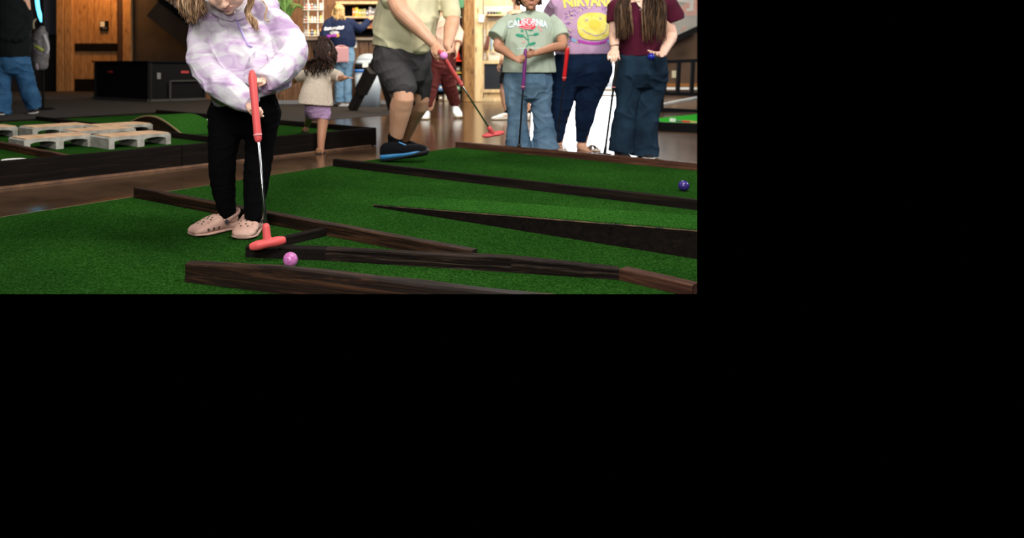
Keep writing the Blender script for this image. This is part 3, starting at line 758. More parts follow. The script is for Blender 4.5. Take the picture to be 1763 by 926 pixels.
def putter(label, top, tip, m_grip, m_head, m_shaft, rg=.015, rs=.005, grip=.26, hd=V((1, .2, 0)), hl=.11, group=None, headr=(.019, .017), hz=0.0):
    top, tip = V(top), V(tip); ax = (tip - top).normalized()
    t = thing('putter', label, 'putter', tip, group)
    g1 = top + ax * grip
    MB().tube([top, top + ax * .02, top + ax * grip * .5, g1 - ax * .02, g1], [rg * .8, rg * 1.05, rg * .9, rg * .98, rg * .9], 16).build('grip', m_grip, t, True)
    MB().tube([g1 - ax * .02, g1 - ax * .012], [rg * 1.03, rg * 1.03], 16, cap=False).build('grip_ring', mat('pale_ring', (.70, .25, .25), .5), t, True)
    MB().tube([g1 - ax * .01, tip - ax * .03], [rs, rs], 12).build('shaft', m_shaft, t, True)
    hd = V(hd).normalized(); sd = ax.cross(hd).normalized()
    h = Vol(); h.tube([tip - ax * .062, tip - ax * .01], [headr[0] * .72, headr[0] * .8], 14)
    h.tube([tip - hd * hl / 2, tip - hd * hl * .3, tip, tip + hd * hl * .3, tip + hd * hl / 2], [(headr[0] * .55, headr[1] * .7), (headr[0], headr[1] * .9), (headr[0] * .95, headr[1] * .8), (headr[0], headr[1] * .9), (headr[0] * .6, headr[1] * .75)], 16, side=sd, sub=3)
    h.organic('head', m_head, t, .0025, 2)
    return t
CORAL = mat('coral_rubber', (.62, .085, .085), .5, spec=.3); RED = mat('red_rubber', (.62, .012, .015), .4); PURPLE = mat('purple_rubber', (.19, .035, .20), .45)
BLACKR = mat('black_rubber', (.010, .010, .012), .5); SHAFT = mat('steel_shaft', (.55, .55, .56), .18, 1.0); BSHAFT = mat('black_shaft', (.012, .012, .014), .3, .3)

# ---- the girl putting in front
g = thing('person', 'person in a lilac and white fleece pullover and black leggings leaning over a coral putter', 'person', (-.46, 3.33, ZT))
YG = 3.34
hc = W(389, -27, 3.10); hf = V((.02, -.64, -.77)); hup = V((-.06, -.77, .64)); hs = .222
nb = W(403, 18, 3.34); shR = W(357, 44, 3.36); shL = W(467, 36, 3.36)
elR = W(353, 118, 3.30); wrR = W(428, 173, 3.06); elL = W(505, 96, 3.30); wrL = W(455, 136, 3.07)
hpR = W(390, 172, 3.38); hpL = W(452, 172, 3.38); knR = W(382, 275, 3.385); knL = W(445, 275, 3.365)
anR = W(391, 372, 3.395); anL = W(436, 384, 3.315)
gtop, gtip = W(434, 126, 2.985), W(460.5, 419, 2.86)
gax = (gtip - gtop).normalized()
B = Vol(); B.head(hc, hf, hup, hs, 1.30)
B.tube([nb + V((0, .02, -.05)), nb, hc + V((0, .04, -.02))], [.042, .038, .04], 14)
sx = V((1, 0, 0))
torso(B, [W(421, 178, 3.38), W(423, 130, 3.40), W(420, 80, 3.40), W(412, 45, 3.38), W(406, 26, 3.36)], [(.11, .085), (.10, .08), (.11, .085), (.12, .075), (.06, .05)], sx)
limb(B, shR, elR, wrR, .042, .034, .022); limb(B, shL, elL, wrL, .042, .034, .022)
limb(B, hpR, knR, anR, .066, .040, .028, 1.0); limb(B, hpL, knL, anL, .066, .040, .028, 1.0)
for an, d in ((anR, V((-.70, -.71, 0))), (anL, V((-.10, -1, 0)))):
    b = V((an.x, an.y, ZT + .045)); B.tube([an, b + V((0, 0, .01))], [.028, .032]); B.tube([b - d.normalized() * .03, b + d.normalized() * .06 - V((0, 0, .012))], [(.030, .024), (.030, .014)], 12, side=(d.y, -d.x, 0))
# hands close round the grip
def on_grip(f): return gtop + gax * f
# upper hand: the girl's left, comes from the right
p1 = on_grip(.045); B.hand(wrL + V((-.004, -.02, -.01)), (p1 + V((.012, -.012, -.01))) - wrL, V((-.25, -.75, .2)), 1, .118, (48, 80, 60), 4, 30, 25)
p2_ = on_grip(.155)
B.hand(wrR + V((.004, -.012, -.012)), (p2_ + V((-.012, .014, -.018)) - wrR), V((.75, -.60, .1)), -1, .140, (42, 74, 60), 3, 28, 30)
gb_ = B.organic('body', [SK_PALE, LIPS], g, .0028, 4, pmat=lips_of(B))
# visible fingers of the upper hand pointing down past the grip
eyes(B, g, .6)
# leggings
T = Vol()
torso(T, [W(421, 152, 3.38), W(421, 175, 3.38), W(421, 200, 3.38)], [(.130, .095), (.150, .11), (.150, .105)], sx)
def pleg(vol, pts): vol.tube([W(x, y, Y) for x, y, Y, r in pts], [r for x, y, Y, r in pts], 18, sub=3)
pleg(T, [(391, 192, 3.38, .090), (386, 235, 3.37, .074), (382.5, 275, 3.36, .063), (384, 315, 3.37, .057), (388, 345, 3.38, .047), (391, 364, 3.385, .040)])
pleg(T, [(451, 192, 3.38, .088), (449, 235, 3.36, .072), (445, 275, 3.34, .063), (440.5, 315, 3.33, .058), (437, 350, 3.31, .046), (436, 375, 3.30, .040)])
T.organic('leggings', mat('black_leggings', (.0022, .0022, .0028), .95, spec=.04), g, .006, 5, disp=folds(.004, 14, (1, 1, 1.6), 4))
# fleece pullover
J = Vol()
shirtbody(J, [W(437, 166, 3.35), W(432, 148, 3.345), W(425, 118, 3.34), W(419, 84, 3.35), W(411, 48, 3.36), W(405, 22, 3.34)], [(.178, .118), (.184, .128), (.178, .132), (.160, .12), (.145, .095), (.080, .062)], sx)
J.tube([W(408, 14, 3.35), W(404, 24, 3.30)], [(.078, .062), (.088, .07)], 20, side=sx)
J.tube([W(366, 32, 3.36), W(347, 50, 3.35), W(343, 82, 3.31), W(350, 112, 3.24), W(372, 139, 3.17), W(398, 157, 3.11), W(418, 169, 3.06), W(433, 180, 3.03)], [.055, .060, .058, .062, .064, .062, .056, .038], 20, sub=3, cap=False)
J.tube([W(452, 22, 3.36), W(478, 42, 3.35), W(500, 74, 3.31), W(506, 96, 3.25), W(490, 115, 3.18), W(470, 130, 3.11), W(452, 143, 3.06)], [.055, .062, .066, .064, .062, .058, .050], 20, sub=3, cap=False)
J.tube([W(448, 104, 3.22), W(440, 132, 3.20)], [.045, .05], 14)
J.tube([W(402, 30, 3.36), W(362, 31, 3.36)], [.078, .062], 18)
J.tube([W(410, 22, 3.37), W(456, 15, 3.37)], [.080, .066], 18)
fz = folds(.010, 7, (1.2, 1, 1.2), 2, 2.2, .001)
fz2 = folds(.012, 12, (1.0, 1, 1.0), 5, 3, 0)
def gdisp(p):
    a = W(385, 150, 3.2); k = min(1, max(0, 1.35 - (p - a).length / .12)) + min(1, max(0, 1.3 - (p - W(470, 118, 3.2)).length / .12))
    return fz(p) + fz2(p) * (.25 + k)
jk = J.organic('pullover', fleece_mat(), g, .005, 4, disp=gdisp)
# hem, cuffs, collar rim, zip, cord
c = V((W(428, 172, 3.35).x, 3.35, 0))
CORD = mat('lilac_zip', (.38, .30, .62), .6)
bv = bvh_of(jk)
def on_cloth(x, y, off=.003, Yc=3.4):
    q = W(x, y, 3.2); d = (q - CAMP).normalized(); h = bv.ray_cast(CAMP, d, 6)
    return h[0] - d * off if h[0] is not None else W(x, y, Yc)
zp = [on_cloth(x, y, .003) for x, y in ((404, 22), (407, 34), (412, 46), (417, 58), (422, 68), (428, 78), (433, 80))]
MB().tube(zp, .0045, 8, sub=3).build('zip', CORD, jk, True)
MB().ball(zp[0] + V((0, -.006, 0)), (.004, .003, .008), 10).build('zip_pull', WHITE, jk, True)
DSEAM = mat('dark_piping', (.03, .025, .05), .7)
MB().tube([on_cloth(x, y, -.001) for x, y in ((463, 156), (475, 153), (488, 148), (500, 140))], .0035, 6, sub=3).build('hem_piping', DSEAM, jk, True)
# collar flaps
cl = Vol(); cl.tube([W(352, 8, 3.36), W(368, 15, 3.26), W(386, 23, 3.21), W(400, 29, 3.20)], [(.010, .026), (.012, .028), (.012, .028), (.010, .020)], 12, sub=3)
cl.tube([W(434, 2, 3.34), W(428, 12, 3.27), W(418, 22, 3.22), W(407, 29, 3.20)], [(.010, .030), (.012, .030), (.012, .028), (.010, .018)], 12, sub=3)
cl.organic('collar', MATS.get('x') or jk.data.materials[0], jk, .004, 2)
# hair
hb_ = MB(); cap = hair_cap(B, 'hair', H_BLOND, g, puff=1.04)
c, f, up, sd, hs_ = B.hinfo
for i in range(210):
    x0 = random.uniform(348, 372); y0 = random.uniform(-60, -35); x1 = random.uniform(306, 350); t = (x1 - 306) / 44
    yb = 14 + 26 * (1 - abs(t - .45) * 1.4) + random.uniform(-8, 4); Yh = random.uniform(3.10, 3.30)
    lock(hb_, [W(x0, y0, Yh), W((x0 + x1) / 2 - 6, -28 + random.uniform(-6, 6), Yh - .02), W(x1 + 2, -4, Yh), W(x1 + random.uniform(-1, 6), yb * .5, Yh), W(x1 + random.uniform(0, 9), yb, Yh + .02)], random.uniform(.0022, .0058), None, .003, freq=30)
for i in range(40):
    x0 = 424 + random.uniform(-4, 5); Yh = 3.17 + random.uniform(-.015, .01); e = random.choice([(441, 54), (436, 48), (444, 50), (439, 44)])
    lock(hb_, [W(x0 - 6, -50, Yh), W(x0 + 6, -18, Yh), W(x0 + 7, 4, Yh), W(x0 + 3 + random.uniform(-3, 3), 22, Yh), W(x0 + 11 + random.uniform(-5, 4), 36, Yh - .01), W(e[0] + random.uniform(-2, 2), e[1], Yh - .01)], random.uniform(.0018, .0042), None, .005, freq=46)
for i in range(7):
    lock(hb_, [W(434, -40, 3.2), W(446, -8, 3.18), W(458 + i % 3, 12, 3.17), W(455 + i % 2, 30, 3.17), W(462 + i % 4, 38, 3.18)], .0022, None, .003, freq=40)
for i in range(60):
    a = random.uniform(-.9, .9)
    st = c + (up * .52 + sd * a * .25) * hs_; m1 = c + (up * .3 + sd * math.copysign(.36, a) * min(1, abs(a) + .3) + f * .12) * hs_
    lock(hb_, [st, m1, c + (sd * math.copysign(.42, a) - up * .1 - f * .05) * hs_, c + (sd * math.copysign(.44, a) - up * .35 - f * .15) * hs_], .007)
hb_.build('loose_locks', H_BLOND, cap, True)
# clogs
CLOG = mat('dusty_pink_clog', (.40, .235, .185), .6, col2=(.54, .34, .27), scale=14, bump=.1, bscale=90)
DARKHOLE = mat('vent_dark', (.06, .03, .02), .8)
def clog(heel, d, L, Wd, lift=0):
    d = V((d[0], d[1], 0)).normalized(); s = V((d.y, -d.x, 0))
    pu = [(0.02, .5, .030, .004), (.06, .74, .040, .004), (.2, .82, .040, .004), (.36, .86, .052, .004), (.46, .94, .078, .004), (.60, 1.0, .070, .004), (.76, 1.06, .056, .004), (.9, 1.02, .046, .006), (.97, .84, .036, .010), (1.0, .6, .026, .012)]
    me = bmesh_me(loft_shoe(heel, d, L, Wd, pu, lift, 0)); o = link('shoe', me, CLOG, g); tr = bvh_of(o)
    so = [(t, w_ * 1.05, .019, 0 if .1 < t < .9 else .005) for t, w_, a, b in pu]
    link('sole', bmesh_me(loft_shoe(heel, d, L, Wd, so, lift, 0)), CLOG, o)
    hn = []
    for t, x in ((.66, -.22), (.66, .02), (.66, .26), (.60, -.12), (.60, .14), (.74, -.30), (.76, -.02), (.74, .30), (.83, -.14), (.83, .16)):
        q = V(heel) + d * (t * L) + s * (x * Wd) + V((0, 0, .3)); h = tr.ray_cast(q, V((0, 0, -1)), 1)
        if h[0]: MB().tube([h[0] - h[1] * .0015, h[0] + h[1] * .0012], [.0048, .0044], 12, cap=False).build('vent_hole', DARKHOLE, o, True)
    for sg in (-1, 1):
        for t in (.56, .68, .80):
            q = V(heel) + d * (t * L) + s * (sg * .2) + V((0, 0, .030 + lift)); h = tr.ray_cast(q, -s * sg, 1)
            if h[0]: MB().tube([h[0] - h[1] * .002, h[0] + h[1] * .0014], [.0068, .006], 12, cap=False).build('vent_hole', DARKHOLE, o, True)
    st = MB(); P = []
    for k in range(11):
        a = math.pi * (k / 10 - .5); P.append(V(heel) + d * (.40 * L - math.cos(a) * .44 * L) + s * (math.sin(a) * Wd * .47) + V((0, 0, lift + .050 + .030 * math.cos(a))))
    st.tube(P, [(.010, .0035)] * 11, 10, side=(0, 0, 1)); st.build('heel_strap', CLOG, o, True)
    for sg in (-1, 1):
        q = P[0 if sg < 0 else -1]; MB().cyl(q - s * sg * -.003, q + s * sg * .006, .0095, seg=20).build('strap_rivet', mat('rivet', (.05, .05, .06), .4), o, False)
    # moulded ridge
    for x in (-.36, .38):
        pts = []
        for t in (.46, .54, .62, .72, .82):
            h = tr.ray_cast(V(heel) + d * (t * L) + s * (x * Wd * (1 - (t - .46) * .5)) + V((0, 0, .3)), V((0, 0, -1)), 1)
            if h[0]: pts.append(h[0])
        if len(pts) > 2: MB().tube(pts, .0022, 6, sub=2).build('moulded_ridge', CLOG, o, True)
hR = G(408, 392, ZT); clog(V((hR.x + .0, hR.y + .0, ZT)), V((-.68, -.73, 0)), .245, .098)
hL = G(441, 392, ZT); clog(V((hL.x, hL.y, ZT)), V((-.13, -1, 0)), .240, .100)
putter('coral putter swung by the girl in the lilac fleece', gtop, gtip, CORAL, CORAL, SHAFT, .0165, .0062, .262, hd=V((.96, .18, .16)), hl=.118, headr=(.021, .021))
bl = mat('pink_ball', (.42, .10, .33), .35, col2=(.52, .17, .42), scale=90, detail=2)
def ball(p, r, m, label):
    o = MB().ball((p.x, p.y, p.z + r), r, 32).build('golf_ball', m, None, True, base=(p.x, p.y, p.z)); return tag(o, label, 'ball')
ball(G(500, 460, ZT), .0275, bl, 'pink golf ball by the black board, struck by the coral putter')
ball(G(1177, 329, ZT), .031, mat('purple_ball', (.035, .02, .16), .25), 'purple golf ball lying on the turf at the far right')

# ---- the man
YM = 5.95
mn = thing('person', 'person in a sage green T-shirt and charcoal shorts stepping forward with a putter', 'person', (W(690, 200, 5.85).x, 5.85, ZT))
B = Vol(); B.head(W(748, -92, 5.75), V((.55, -.7, -.45)), V((.3, -.3, .9)), .235)
B.tube([W(722, -38, 5.95), W(742, -70, 5.82)], [.062, .058])
MS = V((.80, .60, 0))
torso(B, [W(692, 98, 5.95), W(692, 60, 5.95), W(702, 20, 5.93), W(712, -15, 5.92), W(720, -35, 5.92)], [(.17, .13), (.18, .15), (.18, .14), (.19, .12), (.08, .07)], MS)
m_shR, m_elR, m_wrR = W(672, -32, 5.78), W(688, 16, 5.62), W(747, 76, 5.50)
m_shL, m_elL, m_wrL = W(765, -22, 5.98), W(779, 32, 5.86), W(771, 78, 5.58)
B.tube([m_shR, m_shR.lerp(m_elR, .5), m_elR, m_elR.lerp(m_wrR, .3), m_elR.lerp(m_wrR, .75), m_wrR], [.078, .076, .066, .064, .046, .036], 16, sub=3)
B.tube([m_shL, m_elL, m_elL.lerp(m_wrL, .3), m_wrL], [.062, .056, .056, .036], 16, sub=3)
mt, mtip = W(757, 88, 5.42), W(849, 231, 5.75); max_ = (mtip - mt).normalized()
q1 = mt + max_ * .035; q2 = mt + max_ * .11
B.hand(m_wrR, (q1 + V((-.01, -.02, 0))) - m_wrR, V((.55, -.15, -.8)), -1, .19, (50, 75, 50), 3, 30, 25)
B.hand(m_wrL, (q2 + V((.02, .02, .01))) - m_wrL, V((-.8, -.3, -.2)), 1, .19, (50, 75, 50), 3, 30, 25)
nh, nk, na = W(672, 105, 5.92), W(694, 158, 5.75), W(681, 243, 5.90)
fh, fk, fa = W(706, 105, 6.1), W(724, 172, 6.15), W(692, 248, 6.55)
B.tube([nh, nk, nk.lerp(na, .3), nk.lerp(na, .65), na], [.10, .080, .086, .068, .048], 16, sub=3)
B.tube([fh, fk, fk.lerp(fa, .3), fk.lerp(fa, .7), fa], [.10, .072, .070, .055, .042], 16, sub=3)
B.organic('body', [SK_WARM, LIPS], mn, .0045, 4, pmat=lips_of(B)); eyes(B, mn)
cap = hair_cap(B, 'hair', H_BROWN, mn, puff=1.02, voxel=.008)
sh = Vol()
shirtbody(sh, [W(688, 90, 5.95), W(693, 70, 5.95), W(697, 45, 5.93), W(704, 15, 5.92), W(712, -15, 5.92), W(718, -36, 5.92)], [(.235, .20), (.248, .225), (.262, .235), (.262, .215), (.245, .17), (.12, .10)], MS)
sh.tube([W(722, 40, 5.80), W(724, 76, 5.78)], [.11, .085], 16)
sh.tube([m_shR, W(671, -30, 5.80), W(674, -6, 5.74)], [.10, .105, .105], 16)
sh.tube([W(752, -20, 5.95), W(768, -8, 5.95), W(778, 24, 5.88)], [.10, .080, .070], 16, cap=True)
sage = cloth('sage_cotton', (.54, .51, .33))
shirt = sh.organic('shirt', sage, mn, .009, 5, disp=folds(.016, 4.2, (1, 1, 1.2), 11, 2.5, .002))
so = Vol()
torso(so, [W(690, 72, 5.95), W(692, 92, 5.95), W(694, 112, 5.95)], [(.21, .19), (.245, .20), (.24, .19)], MS)
so.tube([W(672, 105, 5.90), W(682, 128, 5.84), W(692, 146, 5.78)], [.145, .130, .118], 18, sub=2)
so.tube([W(712, 105, 6.05), W(722, 140, 6.12), W(722, 172, 6.18)], [.125, .108, .088], 18, sub=2)
so.organic('shorts', cloth('charcoal_shorts', (.045, .043, .045)), mn, .008, 4, disp=folds(.013, 6, (1, 1, 1.4), 3, 2.5))
SOCK = mat('black_sock', (.004, .004, .005), .95, spec=.05)
so = Vol(); so.tube([W(680.5, 234, 5.89), W(681, 258, 5.9)], [.060, .058], 16); so.organic('sock', SOCK, mn, .005, 2)
so = Vol(); so.tube([W(696, 240, 6.5), W(692, 256, 6.55)], [.050, .05], 16); so.organic('sock', SOCK, mn, .005, 2)
BLUES = mat('blue_midsole', (.02, .17, .38), .4); BLKS = mat('black_knit', (.004, .0045, .006), .9, spec=.08)
hq_ = G(657, 278, ZT)
hv_, dv_ = V((hq_.x, hq_.y, ZT)), V((1, -.18, 0))
s_ = link('shoe', bmesh_me(loft_shoe(hv_, dv_, .355, .125, [(0, .35, .06, .01), (.02, .62, .11, .005), (.12, .80, .135, .004), (.3, .85, .135, .004), (.5, .95, .115, .004), (.7, 1, .10, .004), (.88, .95, .090, .006), (.97, .75, .075, .012), (1, .45, .055, .02)], 0, .15)), BLKS, mn)
link('outsole', bmesh_me(loft_shoe(hv_, dv_, .358, .128, [(-.01, .3, .02, .003), (.01, .68, .022, 0), (.12, .86, .022, 0), (.3, .88, .026, 0), (.5, .97, .036, 0), (.7, 1.05, .050, 0), (.88, 1.0, .058, .002), (.98, .8, .055, .008), (1.02, .45, .045, .02)], 0, .15)), mat('black_outsole', (.004, .004, .006), .6, spec=.2), s_)
link('midsole', bmesh_me(loft_shoe(hv_, dv_, .356, .1275, [(-.012, .35, .052, .012), (.01, .70, .060, .012), (.12, .88, .062, .012), (.3, .895, .062, .012), (.5, .975, .060, .012), (.7, 1.045, .062, .012), (.8, 1.0, .064, .02), (.9, .9, .060, .03)], 0, .15)), BLUES, s_)
MB().tube([hv_ + dv_ * .13 + V((.0, -.035, .150)), hv_ + dv_ * .16 + V((.02, -.03, .128))], [(.014, .006)] * 2, 8).build('blue_tab', BLUES, s_, True)
shoe(mn, V((fa.x - .06, fa.y + .03, 0)), V((1, -.4, 0)), .30, .105, BLKS, BLUES, 1.1, 0, 0)
putter('coral putter in mid swing held by the man in the green T-shirt', mt, mtip, CORAL, CORAL, SHAFT, .017, .0065, .33, hd=V((1, .15, .16)), hl=.15, headr=(.026, .020))
pb = W(764, 96, 5.33); tag(MB().ball(pb, .028, 24).build('golf_ball', mat('light_pink_ball', (.75, .25, .60), .35), None, True, base=pb), 'pink golf ball held against a putter grip by the man', 'ball')

# ---- the girl in the rose T-shirt
YT = 6.45
tg = thing('person', 'person in a pale green rose-print T-shirt and light flared jeans holding a purple putter', 'person', (W(913, 200, YT).x, YT, 0))
B = Vol(); B.head(W(912, -7, 6.36), V((-.03, -1, -.12)), V((0, -.1, 1)), .232, 1.14)
B.tube([W(914, 26, YT), W(914, 8, 6.42)], [.046, .044])
torso(B, [W(913, 130, YT), W(913, 90, YT), W(913, 55, YT), W(914, 35, YT), W(914, 24, YT)], [(.15, .11), (.15, .11), (.15, .11), (.15, .09), (.06, .05)], sx)
tR, tRe, tRw = W(870, 38, YT), W(857, 78, 6.40), W(886, 101, 6.20)
tL, tLe, tLw = W(956, 38, YT), W(969, 76, 6.32), W(921, 92, 6.17)
B.tube([tR, tRe, tRe.lerp(tRw, .35), tRw], [.046, .041, .039, .026], 14, sub=3)
B.tube([tL, tLe, tLe.lerp(tLw, .35), tLw], [.047, .041, .038, .026], 14, sub=3)
tt, ttip = W(905, 86, 6.14), W(893, 262, 6.30)
tax = (ttip - tt).normalized()
B.hand(tRw, tt + tax * .09 + V((-.012, .0, 0)) - tRw, V((.15, -.9, .3)), -1, .150, (40, 60, 45), 4, 25, 35)
B.hand(tLw, tt + tax * .035 + V((.025, .0, 0)) - tLw, V((-.1, -.9, -.2)), 1, .150, (40, 60, 45), 4, 25, 35)
for x0, x1, x2 in ((891, 890, 890), (936, 935, 937)):
    B.tube([W(x0, 135, YT), W(x1, 185, YT), W(x2, 250, YT)], [.075, .055, .04], 14, sub=2)
B.organic('body', [SK_TAN, LIPS], tg, .0042, 3, pmat=lips_of(B)); eyes(B, tg)
cap = hair_cap(B, 'hair', H_BROWN, tg, puff=1.03, voxel=.008)
hb_ = MB(); side_locks(hb_, B, 34, .035, 0, .008, 0, -.1, -.5, both=(-1, 1), jitter=.008); hb_.build('loose_locks', H_BROWN, cap, True)
sh = Vol()
shirtbody(sh, [W(911, 125, YT), W(911, 95, YT), W(909, 65, YT), W(912, 42, YT), W(914, 29, YT), W(914, 19, YT)], [(.228, .155), (.214, .15), (.208, .14), (.212, .125), (.165, .095), (.072, .058)], sx)
sh.tube([W(884, 34, YT), W(868, 46, YT), W(856, 60, 6.40), W(853, 64, 6.39)], [.070, .074, .074, .074], 16, cap=False)
sh.tube([W(944, 34, YT), W(958, 46, YT), W(965, 60, 6.38), W(967, 65, 6.36)], [.070, .072, .070, .070], 16, cap=False)
tee = sh.organic('shirt', cloth('pale_green_cotton', (.38, .45, .36)), tg, .007, 4, disp=folds(.009, 6.5, (1, 1, .55), 21, 2.5))
B2 = Vol()
torso(B2, [W(910, 112, YT), W(909, 132, YT), W(909, 150, YT)], [(.185, .13), (.205, .14), (.205, .135)], sx)
for pts in ([(890, 138, .112), (889, 160, .105), (890, 190, .086), (891, 215, .090), (892, 240, .106), (893, 256, .114)], [(929, 138, .112), (930, 160, .100), (932, 190, .084), (936, 215, .090), (938, 240, .106), (939, 257, .114)]):
    pts = [(pts[0][0] * .6 + 910 * .4, pts[0][1] - 20, pts[0][2] * .8)] + pts
    B2.tube([W(x, y, YT) for x, y, r in pts], [(r, r * .9) for x, y, r in pts], 18, side=sx, sub=3, cap=False)
B2.organic('jeans', J_BLUE, tg, .007, 3, disp=folds(.008, 8, (1, 1, 1.5), 9, 3))
for x in (892, 939): shoe(tg, V((W(x, 0, YT).x, YT + .08, 0)), V((0, -1, 0)), .20, .08, WHITE, WHITE, .8)
# rose print
RSE = mat('rose_red', (.70, .03, .07), .7); PNK = mat('rose_pink', (.85, .30, .33), .7); LEAF = mat('leaf_green', (.01, .28, .17), .7); PALEW = mat('pale_print', (.74, .85, .92), .7)
bm = text_bm('CALIFORNIA', 904, 39, 66, 12, YT, arc=5.0, bold=.035); decal(bm, tee, 'lettering', PALEW, tee, 5.5, .0065)
bm = bmesh.new(); [ell2(bm, 886 + k * 3.2 , 84 - (k % 2) * .6, 1.0, 1.0, YT, n=8) for k in range(12) if k not in (4, 5)]; decal(bm, tee, 'small_print', PALEW, tee, 5.5, .004)
bm = bmesh.new(); ell2(bm, 903, 42, 14, 9.5, YT, p=2.2); poly2(bm, [(888, 47), (893, 40), (915, 42), (916, 48), (910, 52), (898, 52)], YT); decal(bm, tee, 'rose_print', RSE, tee, 5.5, .006)
bm = bmesh.new()
for pts in ([(891, 41), (896, 46), (905, 48), (915, 45)], [(894, 37), (899, 42), (908, 43), (914, 40)], [(897, 35), (903, 33.5), (910, 36)], [(889, 48), (898, 50), (907, 51)], [(901, 38), (905, 39), (909, 37)]): line2(bm, pts, 1.7, YT)
decal(bm, tee, 'petal_print', PNK, tee, 5.5, .009)
bm = bmesh.new()
line2(bm, [(899, 53), (901, 60), (903, 68), (903, 76), (899, 82)], 1.6, YT); line2(bm, [(893, 60), (898, 66), (902, 70)], 1.4, YT); line2(bm, [(903, 78), (908, 76)], 1.2, YT); line2(bm, [(903, 62), (912, 61)], 1.0, YT)
for cx, cy, rx, ry, ro in ((889, 62, 6.5, 2.8, .25), (916, 60, 5.2, 2.2, -.2), (909, 76, 6.5, 2.4, -.3), (888, 35, 4.2, 2.6, .3), (893, 54, 2.2, 2, 0), (907, 53, 4, 1.5, 0)): ell2(bm, cx, cy, rx, ry, YT, rot=ro, n=14)
decal(bm, tee, 'leaf_print', LEAF, tee, 5.5, .005)
bm = bmesh.new(); ell2(bm, 922, 48, 1.8, 2.6, YT, n=10); ell2(bm, 925, 53, 2.4, 1.4, YT, n=10, rot=.5); ell2(bm, 895, 73, 2.4, 1.2, YT, n=10); decal(bm, tee, 'bud_print', PNK, tee, 5.5, .005)
putter('purple-gripped putter held upright by the girl in the rose T-shirt', tt, ttip, PURPLE, BLACKR, BSHAFT, .0155, .008, .32, hd=V((1, -.3, 0)), hl=.11, headr=(.02, .016))

# ---- the woman in the purple tour T-shirt
YP = 6.62
pw = thing('person', 'person in a lilac T-shirt with a big yellow sun print and navy jeans', 'person', (W(1000, 200, YP).x, YP, 0))
B = Vol(); B.head(W(1010, -52, 6.54), V((0, -1, -.05)), V((0, 0, 1)), .225)
B.tube([W(1008, -14, YP), W(1009, -35, 6.57)], [.055, .052])
torso(B, [W(1003, 110, YP), W(1003, 60, YP), W(1005, 20, YP), W(1006, 0, YP), W(1008, -12, YP)], [(.20, .15), (.20, .15), (.20, .14), (.18, .1), (.07, .06)], sx)
pR, pRe, pRw = W(955, 8, 6.72), W(953, 58, 6.80), W(968, 77, 6.40); pL, pLe, pLw = W(1058, 8, YP), W(1070, 55, 6.72), W(1072, 95, 6.72)
B.tube([pR, pRe, pRw], [.06, .05, .034], 14, sub=3); B.tube([pL, pLe, pLw], [.06, .05, .034], 14, sub=3)
pt, ptip = W(977, 84, 6.24), W(957, 262, 6.42); pax = (ptip - pt).normalized()
B.hand(pRw, pt + pax * .03 + V((-.015, .022, -.01)) - pRw, V((.75, -.6, -.1)), -1, .165, (45, 70, 50), 3, 25, 30)
B.hand(pLw, V((0, 0, -1)), V((-1, 0, 0)), 1, .16)
pw_legs = ([(976, 115, .095), (972, 175, .075), (965, 215, .05), (960, 252, .04)], [(1022, 115, .095), (1010, 175, .075), (1007, 215, .055), (1001, 252, .038)])
for pts in pw_legs: B.tube([W(x, y, YP) for x, y, r in pts], [r for x, y, r in pts], 14, sub=2)
b0 = W(1001, 256, 6.60); B.tube([b0 + V((0, .02, .02)), b0 + V((.02, -.02, 0)), b0 + V((.06, -.12, -.015))], [(.04, .04), (.045, .035), (.04, .016)], 14, side=(1, .3, 0))
b1 = W(960, 256, 6.62); B.tube([b1 + V((0, .02, .02)), b1 + V((0, -.1, -.01))], [(.04, .04), (.04, .016)], 14, side=sx)
B.organic('body', [SK_WARM, LIPS], pw, .0048, 3, pmat=lips_of(B)); eyes(B, pw)
cap = hair_cap(B, 'hair', H_BROWN, pw, puff=1.04, voxel=.009)
hb_ = MB(); side_locks(hb_, B, 50, .12, .01, .011, 0, -.1, -.5, both=(-1, 1), jitter=.01); hb_.build('loose_locks', H_BROWN, cap, True)
sh = Vol()
shirtbody(sh, [W(1003, 94, YP), W(1003, 82, YP), W(1004, 50, YP), W(1006, 15, YP), W(1007, -4, YP), W(1008, -18, YP)], [(.232, .175), (.250, .185), (.262, .19), (.258, .165), (.20, .12), (.085, .065)], sx)
sh.tube([W(965, 0, YP), W(952, 22, 6.80), W(952, 44, 6.94)], [.085, .085, .078], 16, cap=False)
sh.tube([W(1050, 0, YP), W(1062, 22, YP), W(1066, 38, 6.67)], [.085, .085, .078], 16)
tee = sh.organic('shirt', cloth('lilac_cotton', (.47, .30, .46)), pw, .008, 4, disp=folds(.008, 5, (1, 1, 1.2), 31, 2.5))
YEL = mat('yellow_print', (.80, .66, .08), .7, col2=(.86, .76, .20), scale=25); YEL2 = mat('yellow_deep', (.79, .62, .065), .7); LILP = mat('lilac_print', (.42, .30, .45), .7); VIO = mat('violet_print', (.20, .07, .33), .7); MAG = mat('magenta_print', (.45, .04, .40), .7); SKYB = mat('sky_print', (.25, .42, .68), .7); PYEL = mat('pale_yellow_print', (.66, .58, .28), .7)
bm = text_bm('NIRVANA', 1007, 3, 84, 20, YP, arc=2.5, bold=.045); decal(bm, tee, 'lettering', YEL, tee, 5.6, .009)
bm = bmesh.new(); rr = random.Random(3)
for i in range(120):
    a = rr.uniform(0, 2 * math.pi); k = rr.uniform(1.08, 1.5); x = 1011 + 33 * k * math.cos(a) ; y = 47 + 28 * k * math.sin(a)
    if y < 15 or y > 74 or x < 968 or x > 1052: continue
    dx, dy = math.cos(a), math.sin(a); L = rr.uniform(2, 5); line2(bm, [(x, y), (x + dx * L, y + dy * L)], 1.1, YP)
